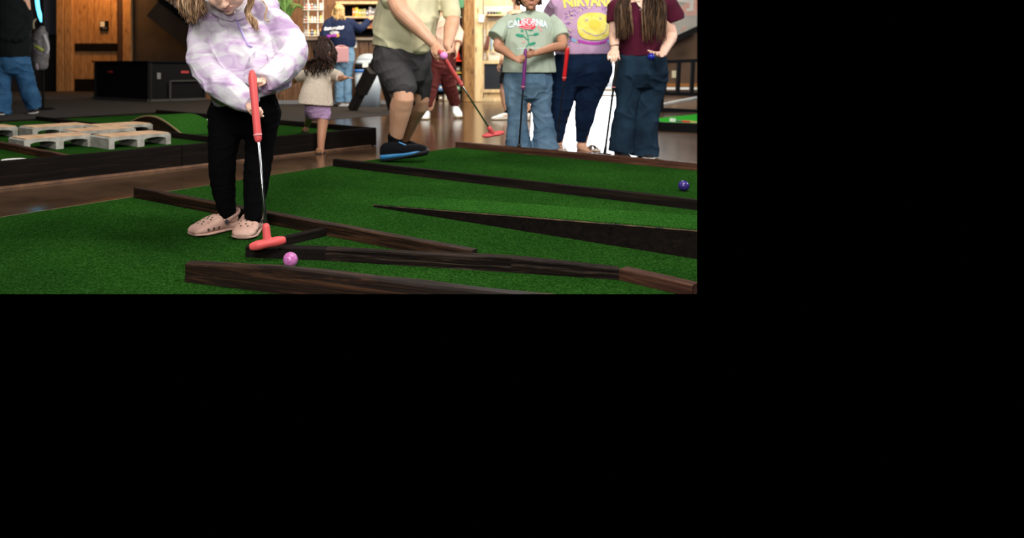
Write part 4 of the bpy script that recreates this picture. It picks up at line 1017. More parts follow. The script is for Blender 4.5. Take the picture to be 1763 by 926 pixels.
decal(bm, tee, 'violet_rays', VIO, tee, 5.6, .005)
bm = bmesh.new()
for i in range(60):
    a = rr.uniform(0, 2 * math.pi); k = rr.uniform(1.1, 1.5); x = 1011 + 33 * k * math.cos(a); y = 47 + 28 * k * math.sin(a)
    if y < 15 or y > 76 or x < 966 or x > 1053: continue
    ell2(bm, x, y, rr.uniform(1, 2.6), rr.uniform(.8, 1.4), YP, n=9, rot=a)
decal(bm, tee, 'yellow_flecks', PYEL, tee, 5.6, .007)['kind'] = 'stuff'
bm = bmesh.new(); line2(bm, [(984, 71), (1000, 75), (1015, 76), (1030, 73), (1042, 66)], 4.2, YP); decal(bm, tee, 'violet_band', MAG, tee, 5.6, .005)
bm = bmesh.new(); poly2(bm, [(1034, 72), (1043, 65), (1049, 79), (1042, 78)], YP); poly2(bm, [(975, 66), (984, 70), (980, 74), (974, 70)], YP); decal(bm, tee, 'blue_print', SKYB, tee, 5.6, .006)
bm = bmesh.new(); ell2(bm, 1012, 47, 29, 23, YP, n=40, p=2.7); decal(bm, tee, 'yellow_sun', YEL, tee, 5.6, .009)
bm = bmesh.new(); ell2(bm, 1011, 44, 10, 8, YP, n=24); decal(bm, tee, 'sun_centre', YEL2, tee, 5.6, .0105)
bm = bmesh.new(); line2(bm, [(990, 52), (996, 57), (1004, 60), (1012, 63), (1021, 61), (1029, 58), (1034, 51), (1035, 41)], 1.3, YP)
for cx, cy in ((998, 37), (1022, 34)): line2(bm, [(cx - 2.5, cy - 2), (cx + 2.5, cy + 2)], 1.1, YP); line2(bm, [(cx - 2.5, cy + 2), (cx + 2.5, cy - 2)], 1.1, YP)
decal(bm, tee, 'wavy_line', LILP, tee, 5.6, .011)
B2 = Vol()
torso(B2, [W(1003, 88, YP), W(1003, 106, YP), W(1003, 124, YP)], [(.215, .16), (.245, .175), (.262, .175)], sx)
for pts in ([(975, 118, .145), (971, 150, .120), (967, 175, .104), (963.5, 200, .076), (962, 225, .058), (960, 246, .044)], [(1024, 118, .150), (1018, 145, .128), (1010, 175, .100), (1007, 200, .085), (1003, 225, .062), (1001, 245, .048)]):
    pts = [(pts[0][0] * .7 + 1002 * .3, pts[0][1] - 22, pts[0][2] * .85)] + pts
    B2.tube([W(x, y, YP) for x, y, r in pts], [r for x, y, r in pts], 18, sub=3, cap=False)
B2.organic('jeans', J_NAVY, pw, .008, 4, disp=folds(.006, 8, (1, 1, 1.6), 12, 3))
SAND = mat('beige_sandal', (.50, .38, .28), .6)
for q, dx in ((b0, .06), (b1, 0)):
    d = V((dx * 2, -.25, 0)).normalized(); hl_ = V((q.x, q.y + .07, 0))
    o = link('shoe', bmesh_me(loft_shoe(hl_, d, .245, .095, [(t, w_, .016, 0) for t, w_, a, b in SOLE])), SAND, pw)
    tb = MB(); s = V((d.y, -d.x, 0)); z0 = hl_ + d * .15
    for k in (-1, 1): tb.tube([z0 - s * .05 * k + V((0, 0, .008)), z0 + d * .012 + V((0, 0, .050)), z0 + d * .04 + s * .05 * k + V((0, 0, .008))], [(.014, .003)] * 3, 8, side=d, sub=4)
    tb.build('strap', mat('dark_strap', (.12, .08, .06), .6), o, True)
putter('red-gripped putter held by the woman with the yellow sun print', pt, ptip, RED, RED, BSHAFT, .0165, .006, .26, hd=V((.5, -.6, 0)), hl=.10, headr=(.018, .015))

# ---- the woman in the maroon top
YR = 6.05
mw = thing('person', 'person in a maroon V-neck top with long brown hair and dark flared jeans', 'person', (W(1095, 200, YR).x, YR, 0))
B = Vol(); B.head(W(1100, -62, 6.0), V((-.05, -1, -.08)), V((0, 0, 1)), .228)
B.tube([W(1100, -12, YR), W(1100, -40, 6.02)], [.054, .050])
torso(B, [W(1104, 115, YR), W(1102, 70, YR), W(1101, 30, YR), W(1100, 8, YR), W(1100, -8, YR)], [(.17, .12), (.165, .115), (.165, .12), (.165, .10), (.075, .06)], sx)
rR, rRe, rRw = W(1062, 10, YR), W(1058, 62, 6.0), W(1058, 84, 5.84); rL, rLe, rLw = W(1142, 10, YR), W(1155, 62, 6.05), W(1141, 93, 5.86)
B.tube([rR, rR.lerp(rRe, .5), rRe, rRw], [.055, .05, .044, .030], 14, sub=3); B.tube([rL, rL.lerp(rLe, .6), rLe, rLe.lerp(rLw, .5), rLw], [.055, .052, .050, .042, .029], 14, sub=3)
rt, rtip = W(1063, 101, 5.76), W(1041, 266, 5.95)
B.hand(rRw, rt + V((-.025, -.005, .02)) - rRw, V((.45, .6, -.6)), -1, .175, (28, 35, 25), 6, 25, 32)
B.hand(rLw, W(1118, 100, 5.74) - rLw, V((-.1, -.45, .88)), 1, .185, (14, 22, 16), 5, 14, 40)
for pts in ([(1082, 120, .09), (1078, 190, .06), (1072, 258, .045)], [(1122, 120, .09), (1114, 190, .06), (1110, 262, .045)]): B.tube([W(x, y, YR) for x, y, r in pts], [r for x, y, r in pts], 14, sub=2)
B.organic('body', [SK_PALE, LIPS], mw, .0045, 3, pmat=lips_of(B)); eyes(B, mw)
tp = Vol()
shirtbody(tp, [W(1104, 96, YR), W(1103, 80, YR), W(1102, 50, YR), W(1101, 22, YR), W(1100, 4, YR)], [(.172, .130), (.180, .138), (.190, .148), (.195, .130), (.165, .10)], sx)
tp.tube([W(1074, 4, YR), W(1061, 16, YR), W(1060, 30, 6.03), W(1059, 40, 6.02)], [.072, .078, .072, .068], 16, cap=False)
tp.tube([W(1130, 2, YR), W(1148, 10, YR), W(1160, 28, 6.03), W(1163, 36, 6.03)], [.075, .085, .078, .07], 16, cap=False)
MAROON = cloth('maroon_knit', (.050, .003, .014), (.075, .006, .022))
top_ = tp.organic('top', MAROON, mw, .007, 4, disp=folds(.008, 6, (1, 1, .8), 41, 2.5))
bm = bmesh.new(); poly2(bm, [(1083, -12), (1119, -12), (1112, 10), (1099, 26), (1088, 10)], YR); decal(bm, top_, 'neckline_skin', SK_PALE, top_, 5.3, .004)
bm = bmesh.new(); line2(bm, [(1083, -12), (1088, 10), (1099, 26), (1112, 10), (1119, -12)], 1.6, YR); decal(bm, top_, 'neckline_edge', MAROON, top_, 5.3, .008)
MB().tube([W(x, y, 5.86) for x, y in ((1090, -8), (1095, 6), (1102, 13), (1108, 6), (1112, -8))], .0016, 6, sub=3).ball(W(1102, 17, 5.86), .007, 12).build('necklace', mat('silver', (.7, .7, .72), .2, 1), mw, True)
B2 = Vol()
torso(B2, [W(1104, 88, YR), W(1105, 108, YR), W(1105, 128, YR)], [(.165, .12), (.196, .14), (.206, .145)], sx)
for pts in ([(1083, 125, .110), (1081, 155, .100), (1079, 185, .090), (1075, 215, .094), (1071, 245, .102), (1069, 262, .104)], [(1126, 125, .112), (1121, 155, .104), (1115, 185, .094), (1112, 215, .098), (1110, 245, .108), (1109, 268, .114)]):
    pts = [(pts[0][0] * .6 + 1105 * .4, pts[0][1] - 24, pts[0][2] * .8)] + pts
    B2.tube([W(x, y, YR) for x, y, r in pts], [(r, r * .85) for x, y, r in pts], 18, side=sx, sub=3, cap=False)
B2.organic('jeans', J_DARK, mw, .007, 3, disp=folds(.011, 6.5, (1, 1, 1.1), 14, 2.6))
for x, k in ((1070, 0), (1110, .0)): shoe(mw, V((W(x, 0, YR).x, YR + .10, 0)), V((0, -1, 0)), .24, .085, BLACKR, WHITE, .8)
cap = hair_cap(B, 'hair', H_LONG, mw, puff=1.04, voxel=.009)
hb_ = MB(); hl2 = MB()
for i in range(230):
    left = i % 2; x1 = random.uniform(1060, 1084) if left else random.uniform(1108, 1146)
    xe = (x1 + random.uniform(-3, 6)) if left else x1 + random.uniform(-6, 3); ye = random.uniform(45, 70) if left else random.uniform(48, 76)
    sxx = 1086 if left else 1116; Yh = 5.86 + random.uniform(-.02, .04)
    tgt = hl2 if (random.random() < .03) else hb_
    lock(tgt, [W(1100 + (-6 if left else 6), -88, 6.0), W(sxx + (-6 if left else 8), -60, 5.96), W((sxx * 2 + x1) / 3, -22, Yh), W(x1, 12, Yh - .01), W(xe, ye, Yh)], random.uniform(.004, .010), None, .008, .6, freq=14)
for x, y0, y1 in ((1086, 20, 46), (1088, 24, 60), (1110, 18, 50), (1106, 30, 72), (1070, 20, 50)):
    for k in range(2): lock(hl2, [W(x + k - 2, y0 - 15, 5.83), W(x + k * .8, (y0 + y1) / 2, 5.82), W(x + k * .5 + 1, y1, 5.83)], .003, None, .005, freq=18)
hb_.build('loose_locks', H_LONG, cap, True); hl2.build('highlighted_locks', H_LIGHTS, cap, True)
for y, x in ((79, 1058), (86, 1057)):
    c0 = W(x, y, 5.86); P = [c0 + V((math.cos(a) * .034, math.sin(a) * .034, .008 * math.sin(a + 2.6))) for a in [2 * math.pi * k / 20 for k in range(21)]]
    MB().tube(P, .0042, 6).build('wristband', mat('dark_band', (.03, .008, .008), .6), mw, True)
putter('slim black putter under the hand of the woman in maroon', rt, rtip, BLACKR, BLACKR, BSHAFT, .014, .0085, .24, hd=V((.7, -.6, 0)), hl=.10, headr=(.016, .013))
q = W(1121, 97.5, 5.73); tag(MB().ball(q, (.026, .026, .026), 24).build('golf_ball', mat('blue_ball', (.012, .02, .30), .2), None, True, base=q), 'dark blue golf ball held in the fingers of the woman in maroon', 'ball')

# ------------------------------------------------------------------ people further back
def simple_person(label, base, hd, hup_f, joints, skinm, hsz, feet=True):
    p = thing('person', label, 'person', base); return p
# toddler
YB = 6.35
td = thing('person', 'person, toddler in a cream top and lilac shorts, seen from behind', 'person', (W(550, 200, YB).x, YB, 0))
B = Vol(); B.head(W(556, 92, 6.45), V((.5, .85, .05)), V((0, 0, 1)), .185, 1.1)
B.tube([W(553, 122, YB), W(555, 104, 6.4)], [.034, .034])
torso(B, [W(545, 182, YB), W(547, 150, YB), W(551, 128, YB)], [(.085, .075), (.09, .075), (.075, .06)], sx)
B.tube([W(530, 128, YB), W(512, 133, 6.42), W(508, 139, 6.5)], [.036, .030, .024], 12, sub=3)
B.tube([W(571, 128, YB), W(580, 134, 6.3), W(594, 134, 6.15)], [.036, .030, .020], 12, sub=3)
B.hand(W(594, 134, 6.15), V((1, -.5, .12)), V((0, 0, -1)), 1, .085, (10, 12, 8), 14, 10, 45)
B.hand(W(508, 139, 6.5), V((-.3, .6, -.5)), V((.5, 0, 0)), 1, .085, (20, 25, 15), 8)
B.tube([W(557, 190, YB), W(555, 215, 6.33), W(553, 240, 6.30), W(552, 262, 6.30)], [.055, .045, .034, .025], 12, sub=3)
B.tube([W(537, 185, 6.38), W(533, 200, 6.6), W(529, 214, 6.95)], [.052, .042, .027], 12, sub=3)
B.organic('body', [SK_TAN, LIPS], td, .004, 3, pmat=lips_of(B)); eyes(B, td)
sh = Vol(); shirtbody(sh, [W(543, 180, YB), W(545, 160, YB), W(549, 140, YB), W(552, 124, YB), W(553, 117, YB)], [(.152, .12), (.135, .11), (.112, .095), (.10, .075), (.045, .04)], V((1, .15, 0)))
sh.tube([W(532, 128, YB), W(520, 130, 6.38), W(513, 134, 6.42)], [.045, .05, .042], 14, cap=False); sh.tube([W(570, 126, YB), W(580, 130, 6.3), W(586, 133, 6.24)], [.045, .046, .042], 14, cap=False)
sh.organic('top', mat('cream_quilting', (.62, .52, .42), .95, col2=(.72, .62, .52), scale=90, bump=.8, bscale=120, spec=.1), td, .005, 4, disp=folds(.006, 9, (1, 1, .7), 51, 2))
so = Vol(); torso(so, [W(545, 172, YB), W(547, 182, YB), W(548, 190, YB)], [(.10, .085), (.108, .09), (.105, .085)], sx)
so.tube([W(556, 184, YB), W(557, 196, YB), W(556, 206, 6.34)], [.066, .064, .055], 14, cap=False); so.tube([W(538, 182, YB), W(535, 190, 6.45), W(534, 198, 6.56)], [.060, .058, .052], 14, cap=False)
so.organic('shorts', cloth('lilac_knit', (.40, .26, .44)), td, .005, 3, disp=folds(.004, 14, (1, 1, 1.5), 52, 2))
TANS = mat('tan_shoe', (.24, .11, .045), .6)
shoe(td, V((W(548, 0, 6.30).x, 6.26, 0)), V((.25, .9, 0)), .145, .062, TANS, mat('dark_sole', (.03, .02, .015), .7), .62)
q = G(527, 222, ZP); shoe(td, V((W(528, 0, 7.0).x, 6.93, ZP)), V((-.15, .9, 0)), .145, .062, TANS, MATS['dark_sole'], .62)
cap = hair_cap(B, 'hair', H_DARK, td, puff=1.1)
c, f, up, sd, hs_ = B.hinfo; hb_ = MB()
for i in range(150):
    x1 = random.uniform(528, 572); ye = 128 - abs(x1 - 548) * .25 + random.uniform(-18, 8); Yh = 6.22 + random.uniform(-.03, .05)
    lock(hb_, [W(556 + random.uniform(-8, 8), 64 + random.uniform(-2, 6), 6.42), W((556 * 2 + x1) / 3 + random.uniform(-6, 6), 80, 6.27), W((556 + x1) / 2, 98, Yh), W(x1, (ye + 98) / 2, Yh), W(x1 - 2, ye, Yh)], random.uniform(.004, .010), None, .012, .7, freq=60, n=9)
for i in range(30):
    x1 = random.uniform(570, 580); lock(hb_, [W(560, 62, 6.42), W(572, 76, 6.35), W(x1, 95, 6.3), W(x1 - 4, 112, 6.3)], .007, None, .010, freq=60, n=8)
hb_.build('loose_curls', H_DARK, cap, True)
bw = Vol(); b0 = W(571, 62, 6.38)
for k in (-1, 1): bw.ball(b0 + V((k * .022, 0, k * .003)), (.024, .010, .016), 14)
bw.ball(b0, .010, 12); bw.organic('hair_bow', mat('magenta_bow', (.40, .05, .42), .6), td, .003, 1)

# woman in navy sweatshirt at the counter
YW = 13.0
nw = thing('person', 'person with blond hair in a navy sweatshirt reaching towards the shop shelves', 'person', (W(590, 0, YW).x, YW, 0))
B = Vol(); B.head(W(585, 20, YW), V((.5, .85, 0)), V((0, 0, 1)), .23)
B.tube([W(584, 40, YW), W(585, 25, YW)], [.055, .055])
torso(B, [W(591, 92, YW), W(588, 65, YW), W(585, 38, YW)], [(.14, .11), (.15, .11), (.14, .09)], sx)
B.tube([W(566, 42, YW), W(557, 60, 12.9), W(560, 78, 12.85)], [.06, .05, .035], 12, sub=3)
B.tube([W(600, 40, YW), W(620, 48, 13.1), W(636, 34, 13.3)], [.06, .048, .035], 12, sub=3)
B.hand(W(636, 34, 13.3), V((.6, .3, .5)), V((0, 1, -.3)), 1, .17); B.hand(W(560, 78, 12.85), V((.4, -.2, -.6)), V((1, 0, 0)), 1, .17)
for x in (586, 599): B.tube([W(x, 95, YW), W(x, 140, YW), W(x - 1, 176, YW)], [.09, .065, .045], 12, sub=2)
B.organic('body', [SK_WARM, LIPS], nw, .007, 3, pmat=lips_of(B)); eyes(B, nw)
NAVY = cloth('navy_fleece', (.010, .018, .055))
sh = Vol(); shirtbody(sh, [W(591, 82, YW), W(590, 70, YW), W(586, 50, YW), W(584, 36, YW), W(585, 28, YW)], [(.20, .16), (.225, .17), (.225, .16), (.20, .12), (.08, .07)], sx)
sh.tube([W(568, 40, YW), W(558, 58, 12.9), W(559, 74, 12.85)], [.09, .085, .06], 14, sub=2); sh.tube([W(600, 38, YW), W(619, 50, 13.1), W(633, 37, 13.27)], [.09, .080, .055], 14, sub=2)
swt = sh.organic('sweatshirt', NAVY, nw, .009, 4, disp=folds(.012, 5, (1, 1, 1), 61, 2))
PRW = mat('print_white', (.70, .72, .78), .7); PRO = mat('print_orange', (.75, .38, .10), .7)
bm = bmesh.new(); 
[ell2(bm, 560.5 + k * 2.5, 50.5 - k * .18 + (k % 3 - 1) * .5, 1.7, 2.4 + (k in (0, 9, 10, 12)) * .9, YW, n=9, rot=.3) for k in range(13)]; decal(bm, swt, 'script_print', PRW, swt, 12.3, .01, .05)
bm = bmesh.new(); ell2(bm, 576, 57, 8, 3.2, YW, n=16); decal(bm, swt, 'cloud_print', PRW, swt, 12.3, .01, .05)
bm = bmesh.new(); ell2(bm, 571, 62, 4, 2.6, YW, n=12); ell2(bm, 580, 61.5, 5, 3, YW, n=12); decal(bm, swt, 'orange_print', PRO, swt, 12.3, .014, .05)
bm.free() if False else None
B2 = Vol(); torso(B2, [W(591, 80, YW), W(592, 95, YW), W(592, 108, YW)], [(.17, .14), (.19, .15), (.18, .14)], sx)
for x in (585, 599): B2.tube([W(x, 100, YW), W(x - 1, 140, YW), W(x - 1, 176, YW)], [.105, .085, .078], 14, cap=False, sub=2)
B2.organic('jeans', J_SKY, nw, .008, 3, disp=folds(.008, 7, (1, 1, 1.4), 62, 2))
for x in (583, 597): shoe(nw, V((W(x, 0, YW).x, YW + .05, .006)), V((.9, -.3, 0)), .26, .10, WHITE, WHITE, .9)
cap = hair_cap(B, 'hair', H_GOLD, nw, puff=1.08, voxel=.01); hb_ = MB(); back_locks(hb_, B, 50, .10, .014, .01, freq=30); side_locks(hb_, B, 30, .08, 0, .012, .012, freq=30); hb_.build('loose_locks', H_GOLD, cap, True)
bg_ = thing('handbag', 'pink flat bag carried behind the toddler at the hip of the woman in navy', 'bag', W(587, 106, 12.6))
MB().box(W(587, 94, 12.62), (.26, .06, .26), bev=.02).build('pouch', mat('pink_leather', (.60, .30, .32), .5), bg_)
MB().tube([W(578, 82, 12.64), W(583, 79, 12.70), W(592, 79, 12.74), W(597, 82, 12.64)], .010, 6, sub=3).build('strap', MATS['pink_leather'], bg_, True)
bg_['label'] = 'pink flat shoulder bag hanging at the hip of the woman in the navy sweatshirt'

# child in maroon trousers behind the man
YM2 = 10.2
mc = thing('person', 'person in maroon trousers and chunky white sneakers walking behind the man', 'person', (W(757, 0, YM2).x, YM2, 0))
B = Vol(); B.head(W(762, 2, YM2), V((-.5, -.85, 0)), V((0, 0, 1)), .225); B.tube([W(764, 30, YM2), W(763, 12, YM2)], [.05, .05])
torso(B, [W(762, 110, YM2), W(765, 70, YM2), W(765, 32, YM2)], [(.13, .1), (.14, .1), (.14, .09)], sx)
B.tube([W(748, 35, YM2), W(744, 65, YM2), W(750, 90, 10.0)], [.05, .042, .03], 12, sub=3); B.tube([W(782, 36, YM2), W(790, 60, YM2), W(786, 86, 10.0)], [.05, .042, .03], 12, sub=3)
B.hand(W(750, 90, 10.0), V((0, -.2, -1)), V((1, 0, 0)), 1, .16); B.hand(W(786, 86, 10.0), V((0, -.2, -1)), V((-1, 0, 0)), -1, .16)
B.tube([W(752, 112, YM2), W(747, 150, YM2), W(741, 186, YM2)], [.08, .06, .04], 12, sub=2); B.tube([W(770, 112, YM2), W(774, 148, 10.32), W(785, 176, 10.5)], [.08, .05, .035], 12, sub=2)
B.organic('body', [SK_WARM, LIPS], mc, .007, 3, pmat=lips_of(B)); eyes(B, mc)
sh = Vol(); shirtbody(sh, [W(764, 90, YM2), W(766, 65, YM2), W(766, 40, YM2), W(765, 24, YM2)], [(.19, .14), (.20, .15), (.19, .13), (.08, .06)], sx)
sh.tube([W(780, 40, YM2), W(790, 58, YM2), W(788, 74, 10.08)], [.075, .070, .062], 12, cap=False); sh.tube([W(750, 38, YM2), W(745, 60, YM2)], [.075, .065], 12, cap=False)
sh.organic('shirt', cloth('peach_top', (.72, .46, .34)), mc, .008, 3, disp=folds(.01, 6, (1, 1, 1), 71, 2))
B2 = Vol(); torso(B2, [W(762, 84, YM2), W(762, 100, YM2), W(762, 116, YM2)], [(.17, .12), (.185, .13), (.18, .13)], sx)
B2.tube([W(752, 110, YM2), W(745, 150, YM2), W(738, 184, YM2)], [.11, .082, .052], 14, cap=False, sub=2); B2.tube([W(768, 110, YM2), W(773, 145, 10.3), W(784, 178, 10.5)], [.12, .105, .072], 14, cap=False, sub=2)
B2.organic('trousers', cloth('maroon_fleece', (.11, .022, .020)), mc, .008, 3, disp=folds(.010, 7, (1, 1, 1.4), 72, 2))
CREAM = mat('cream_sole', (.60, .50, .33), .6); MRD = mat('maroon_patch', (.12, .012, .018), .6)
a_ = shoe(mc, V((W(737, 0, YM2).x, YM2 + .08, 0)), V((-.3, -.9, 0)), .25, .12, WHITE, CREAM, 1.35, laces=MRD)
b_ = shoe(mc, V((W(783, 0, 10.4).x, 10.5, .06)), V((.15, -1, 0)), .25, .13, WHITE, CREAM, 1.35, pitch=-.2, laces=MRD)

# person in black shorts behind the rose T-shirt
YK = 10.1
bk = thing('person', 'person in black shorts and orange-flashed white sneakers half hidden by the rose T-shirt', 'person', (W(890, 0, YK).x, YK, 0))
B = Vol(); B.head(W(890, -10, YK), V((-1, -.3, 0)), V((0, 0, 1)), .225); B.tube([W(890, 20, YK), W(890, 2, YK)], [.05, .05])
torso(B, [W(890, 118, YK), W(890, 70, YK), W(889, 28, YK)], [(.13, .1), (.14, .1), (.14, .09)], sx)
B.tube([W(880, 35, YK), W(872, 75, YK), W(863, 108, 9.95)], [.052, .042, .030], 12, sub=3); B.tube([W(902, 35, YK), W(900, 70, YK), W(872, 98, 9.9)], [.052, .042, .030], 12, sub=3)
B.hand(W(863, 108, 9.95), V((-.6, 0, -.75)), V((1, 0, -.4)), 1, .17, (35, 45, 30)); B.hand(W(872, 98, 9.9), V((-.8, 0, -.3)), V((0, 0, -1)), 1, .17, (35, 45, 30))
B.tube([W(880, 125, YK), W(868, 158, YK), W(873, 190, YK), W(873, 196, YK)], [.09, .062, .040, .036], 14, sub=2); B.tube([W(898, 125, YK), W(905, 165, YK), W(909, 200, YK)], [.09, .062, .040], 14, sub=2)
B.organic('body', [SK_WARM, LIPS], bk, .007, 3, pmat=lips_of(B)); eyes(B, bk)
hair_cap(B, 'hair', H_BROWN, bk, voxel=.01); 
sh = Vol(); shirtbody(sh, [W(890, 104, YK), W(890, 70, YK), W(889, 36, YK), W(889, 20, YK)], [(.17, .14), (.18, .14), (.18, .12), (.08, .06)], sx); sh.organic('shirt', cloth('black_cotton', (.010, .010, .012)), bk, .009, 3)
so = Vol(); torso(so, [W(888, 98, YK), W(888, 112, YK), W(888, 124, YK)], [(.16, .13), (.18, .14), (.18, .14)], sx)
so.tube([W(880, 118, YK), W(871, 146, YK)], [.12, .10], 14, cap=False); so.tube([W(898, 118, YK), W(904, 152, YK)], [.12, .10], 14, cap=False)
so.organic('shorts', MATS['black_cotton'], bk, .008, 3, disp=folds(.008, 8, (1, 1, 1.4), 82, 2))
for x, y in ((874, 184), (909, 190)):
    so = Vol(); so.tube([W(x, y, YK), W(x, y + 12, YK)], [.046, .046], 14); so.organic('sock', SOCK, bk, .006, 1)
ORS = mat('orange_suede', (.75, .30, .10), .7)
for x, d in ((878, V((-1, -.25, 0))), (911, V((-.5, -.8, 0)))):
    o = shoe(bk, V((W(x, 0, YK).x, YK, 0)), d, .27, .10, mat('white_leather', (.72, .70, .66), .6), CREAM, 1.05, laces=BLACKR)
    d = d.normalized(); s = V((d.y, -d.x, 0)); MB().box(V((W(x, 0, YK).x, YK, .055)) + d * .09 , (.10, .082, .03), rz=math.atan2(d.y, d.x), bev=.01).build('side_panel', ORS, o)

# person on the far left
YL = 11.0
lp = thing('person', 'person in a black hooded sweatshirt and wide blue jeans at the far left', 'person', (W(20, 0, YL).x, YL, 0))
B = Vol(); B.head(W(12, -42, YL), V((.5, .8, 0)), V((0, 0, 1)), .235); B.tube([W(14, -14, YL), W(12, -35, YL)], [.06, .06])
torso(B, [W(22, 100, YL), W(20, 50, YL), W(18, 0, YL)], [(.16, .12), (.18, .12), (.18, .10)], sx)
B.tube([W(-8, 0, YL), W(-14, 45, YL), W(10, 62, 10.86)], [.06, .05, .035], 12, sub=3); B.tube([W(44, 0, YL), W(48, 42, YL), W(32, 62, 10.86)], [.06, .05, .035], 12, sub=3)
B.hand(W(10, 62, 10.88), V((.8, .2, 0)), V((0, 1, 0)), 1, .17); B.hand(W(32, 62, 10.88), V((-.8, .2, 0)), V((0, 1, 0)), -1, .17)
B.tube([W(8, 105, YL), W(4, 150, YL), W(4, 188, YL)], [.09, .06, .045], 12, sub=2); B.tube([W(38, 105, YL), W(46, 145, 11.12), W(57, 184, 11.27)], [.08, .05, .04], 12, sub=2)
B.organic('body', [SK_WARM, LIPS], lp, .008, 3, pmat=lips_of(B)); eyes(B, lp); hair_cap(B, 'hair', H_DARK, lp, voxel=.01)
sh = Vol(); shirtbody(sh, [W(22, 98, YL), W(22, 70, YL), W(20, 30, YL), W(18, 2, YL), W(16, -14, YL)], [(.245, .19), (.26, .2), (.25, .18), (.22, .14), (.12, .10)], sx)
sh.tube([W(-2, 6, YL), W(-12, 45, YL), W(10, 66, 10.85), W(22, 66, 10.84)], [.09, .09, .07, .06], 14, sub=2); sh.tube([W(40, 6, YL), W(46, 42, YL), W(32, 66, 10.85), W(22, 66, 10.84)], [.09, .09, .07, .06], 14, sub=2)
sh.ball(W(22, -10, 10.92), (.14, .09, .09), 18)
sh.organic('sweatshirt', cloth('black_fleece', (.004, .006, .007)), lp, .01, 4, disp=folds(.014, 4, (1, 1, 1), 91, 2))
B2 = Vol(); torso(B2, [W(22, 88, YL), W(23, 100, YL), W(22, 112, YL)], [(.21, .15), (.235, .17), (.235, .17)], sx)
B2.tube([W(8, 104, YL), W(4, 145, YL), W(4, 175, YL), W(3, 196, YL)], [.135, .125, .128, .135], 16, cap=False, sub=2); B2.tube([W(36, 104, YL), W(46, 145, 11.1), W(55, 170, 11.2), W(58, 184, 11.25)], [.135, .13, .125, .12], 16, cap=False, sub=2)
B2.organic('jeans', J_WIDE, lp, .009, 3, disp=folds(.016, 5, (1, 1, 1.3), 92, 2.4))
for x, Yx in ((4, YL), (57, 11.25)): shoe(lp, V((W(x, 0, Yx).x, Yx + .12, .006)), V((.1, -1, 0)), .30, .11, BLACKR, WHITE, 1.0)

# ------------------------------------------------------------------ far left: timber, bag, light, benches, stairs
def one(name, label, cat, m, px, Y, dep, bev=0.0, group=None, trim=False, zfloor=False):
    x0, y0, x1, y1 = px; mb = MB(); a = W(x0, y0, Y); b = W(x1, y1, Y); z1 = 0.0 if zfloor else b.z
    mb.box(((a.x + b.x) / 2, Y + dep / 2, (a.z + z1) / 2), (abs(b.x - a.x), dep, abs(a.z - z1)), bev=bev)
    if trim: mb.trim()
    o = mb.build(name, m, None, False, base=((a.x + b.x) / 2, Y + dep / 2, z1)); return tag(o, label, cat, group)
YF = 20.0
one('timber_post', 'pale split timber post left of the plank door', 'post', PINE, (97, -60, 109.5, 157.5), YF, .2, .01, zfloor=True)
one('timber_post', 'timber post touching the plank door on its left', 'post', PINE, (111, -60, 124, 157.5), YF + .02, .2, .01, zfloor=True)
pd = thing('plank_door', 'orange-lit plank door with a dark horizontal band', 'door', (W(160, 0, YF + .3).x, YF + .3, 0))
xs = [124.5, 138, 151, 163, 177, 191, 202]
for a_, b_ in zip(xs[:-1], xs[1:]): wbox(MB(), a_, -60, b_ - .5, 137, YF + .3, .06, .006).build('plank', PINE, pd)
wbox(MB(), 124.5, 74.5, 202, 88, YF + .25, .05, .005).build('cross_band', BLACKWOOD, pd)
wbox(MB(), 124.5, 136, 202, 158.5, YF + .27, .09, .005).build('kick_board', BLACKWOOD, pd)
one('timber_post', 'dark-edged timber post right of the plank door', 'post', PINE, (211, -60, 225, 158), YF + .1, .2, .01, zfloor=True)
one('timber_post', 'dark recessed post beside the small framed picture', 'post', mat('dark_post', (.05, .02, .008), .7), (202.5, -60, 210.5, 158), YF + .28, .12, .01, zfloor=True)
pc = thing('framed_picture', 'small black framed picture on the plank door', 'picture', W(179, 52, YF + .28))
wbox(MB(), 171.5, 36, 186.5, 52.5, YF + .24, .05, .004).build('frame', BLACK, pc)
wbox(MB(), 172.5, 37, 180, 46, YF + .232, .01).build('light_patch', WHITE, pc); wbox(MB(), 176, 47, 184, 50, YF + .232, .01).build('grey_patch', GREYMETAL, pc)
struct(wbox(MB(), 225, -70, 352, 158, YF + .3, .1).build('wall_left', WALLB))
struct(wbox(MB(), 72, -70, 97, 60, YF + .35, .1).build('wall_left', mat('blue_reflection_panel', (.06, .06, .08), .6)))  # bluish reflected light is put into this panel's colour
# stairs
st = thing('staircase', 'dark staircase with pale balusters rising to the left behind the girl', 'stairs', W(345, 60, 18.5))
A_, B_ = W(268, -8, 18.5), W(352, 60, 18.5)
MB().beam(A_, B_, .08, .14).build('stringer', BLACK, st)
stp = MB(); 
MB().beam(A_ + V((-.1, .1, -.32)), B_ + V((-.1, .1, -.32)), .06, .45).build('side_panel', mat('stair_brown', (.05, .028, .014), .7), st)
for k in range(12):
    p = A_.lerp(B_, (k + .5) / 12); MB().box(p + V((0, 0, .55)), (.055, .05, 1.05)).build('baluster', PINE, st)
    MB().box(p + V((0, .45, .03)), (.14, .85, .04)).build('tread', COUNTERWOOD, st)
MB().beam(A_ + V((0, 0, 1.1)), B_ + V((0, 0, 1.1)), .07, .06).build('handrail', PINE, st)
MB().box(((B_.x + .15), 18.9, B_.z / 2), (.25, .9, B_.z)).build('landing_post', COUNTERWOOD, st)
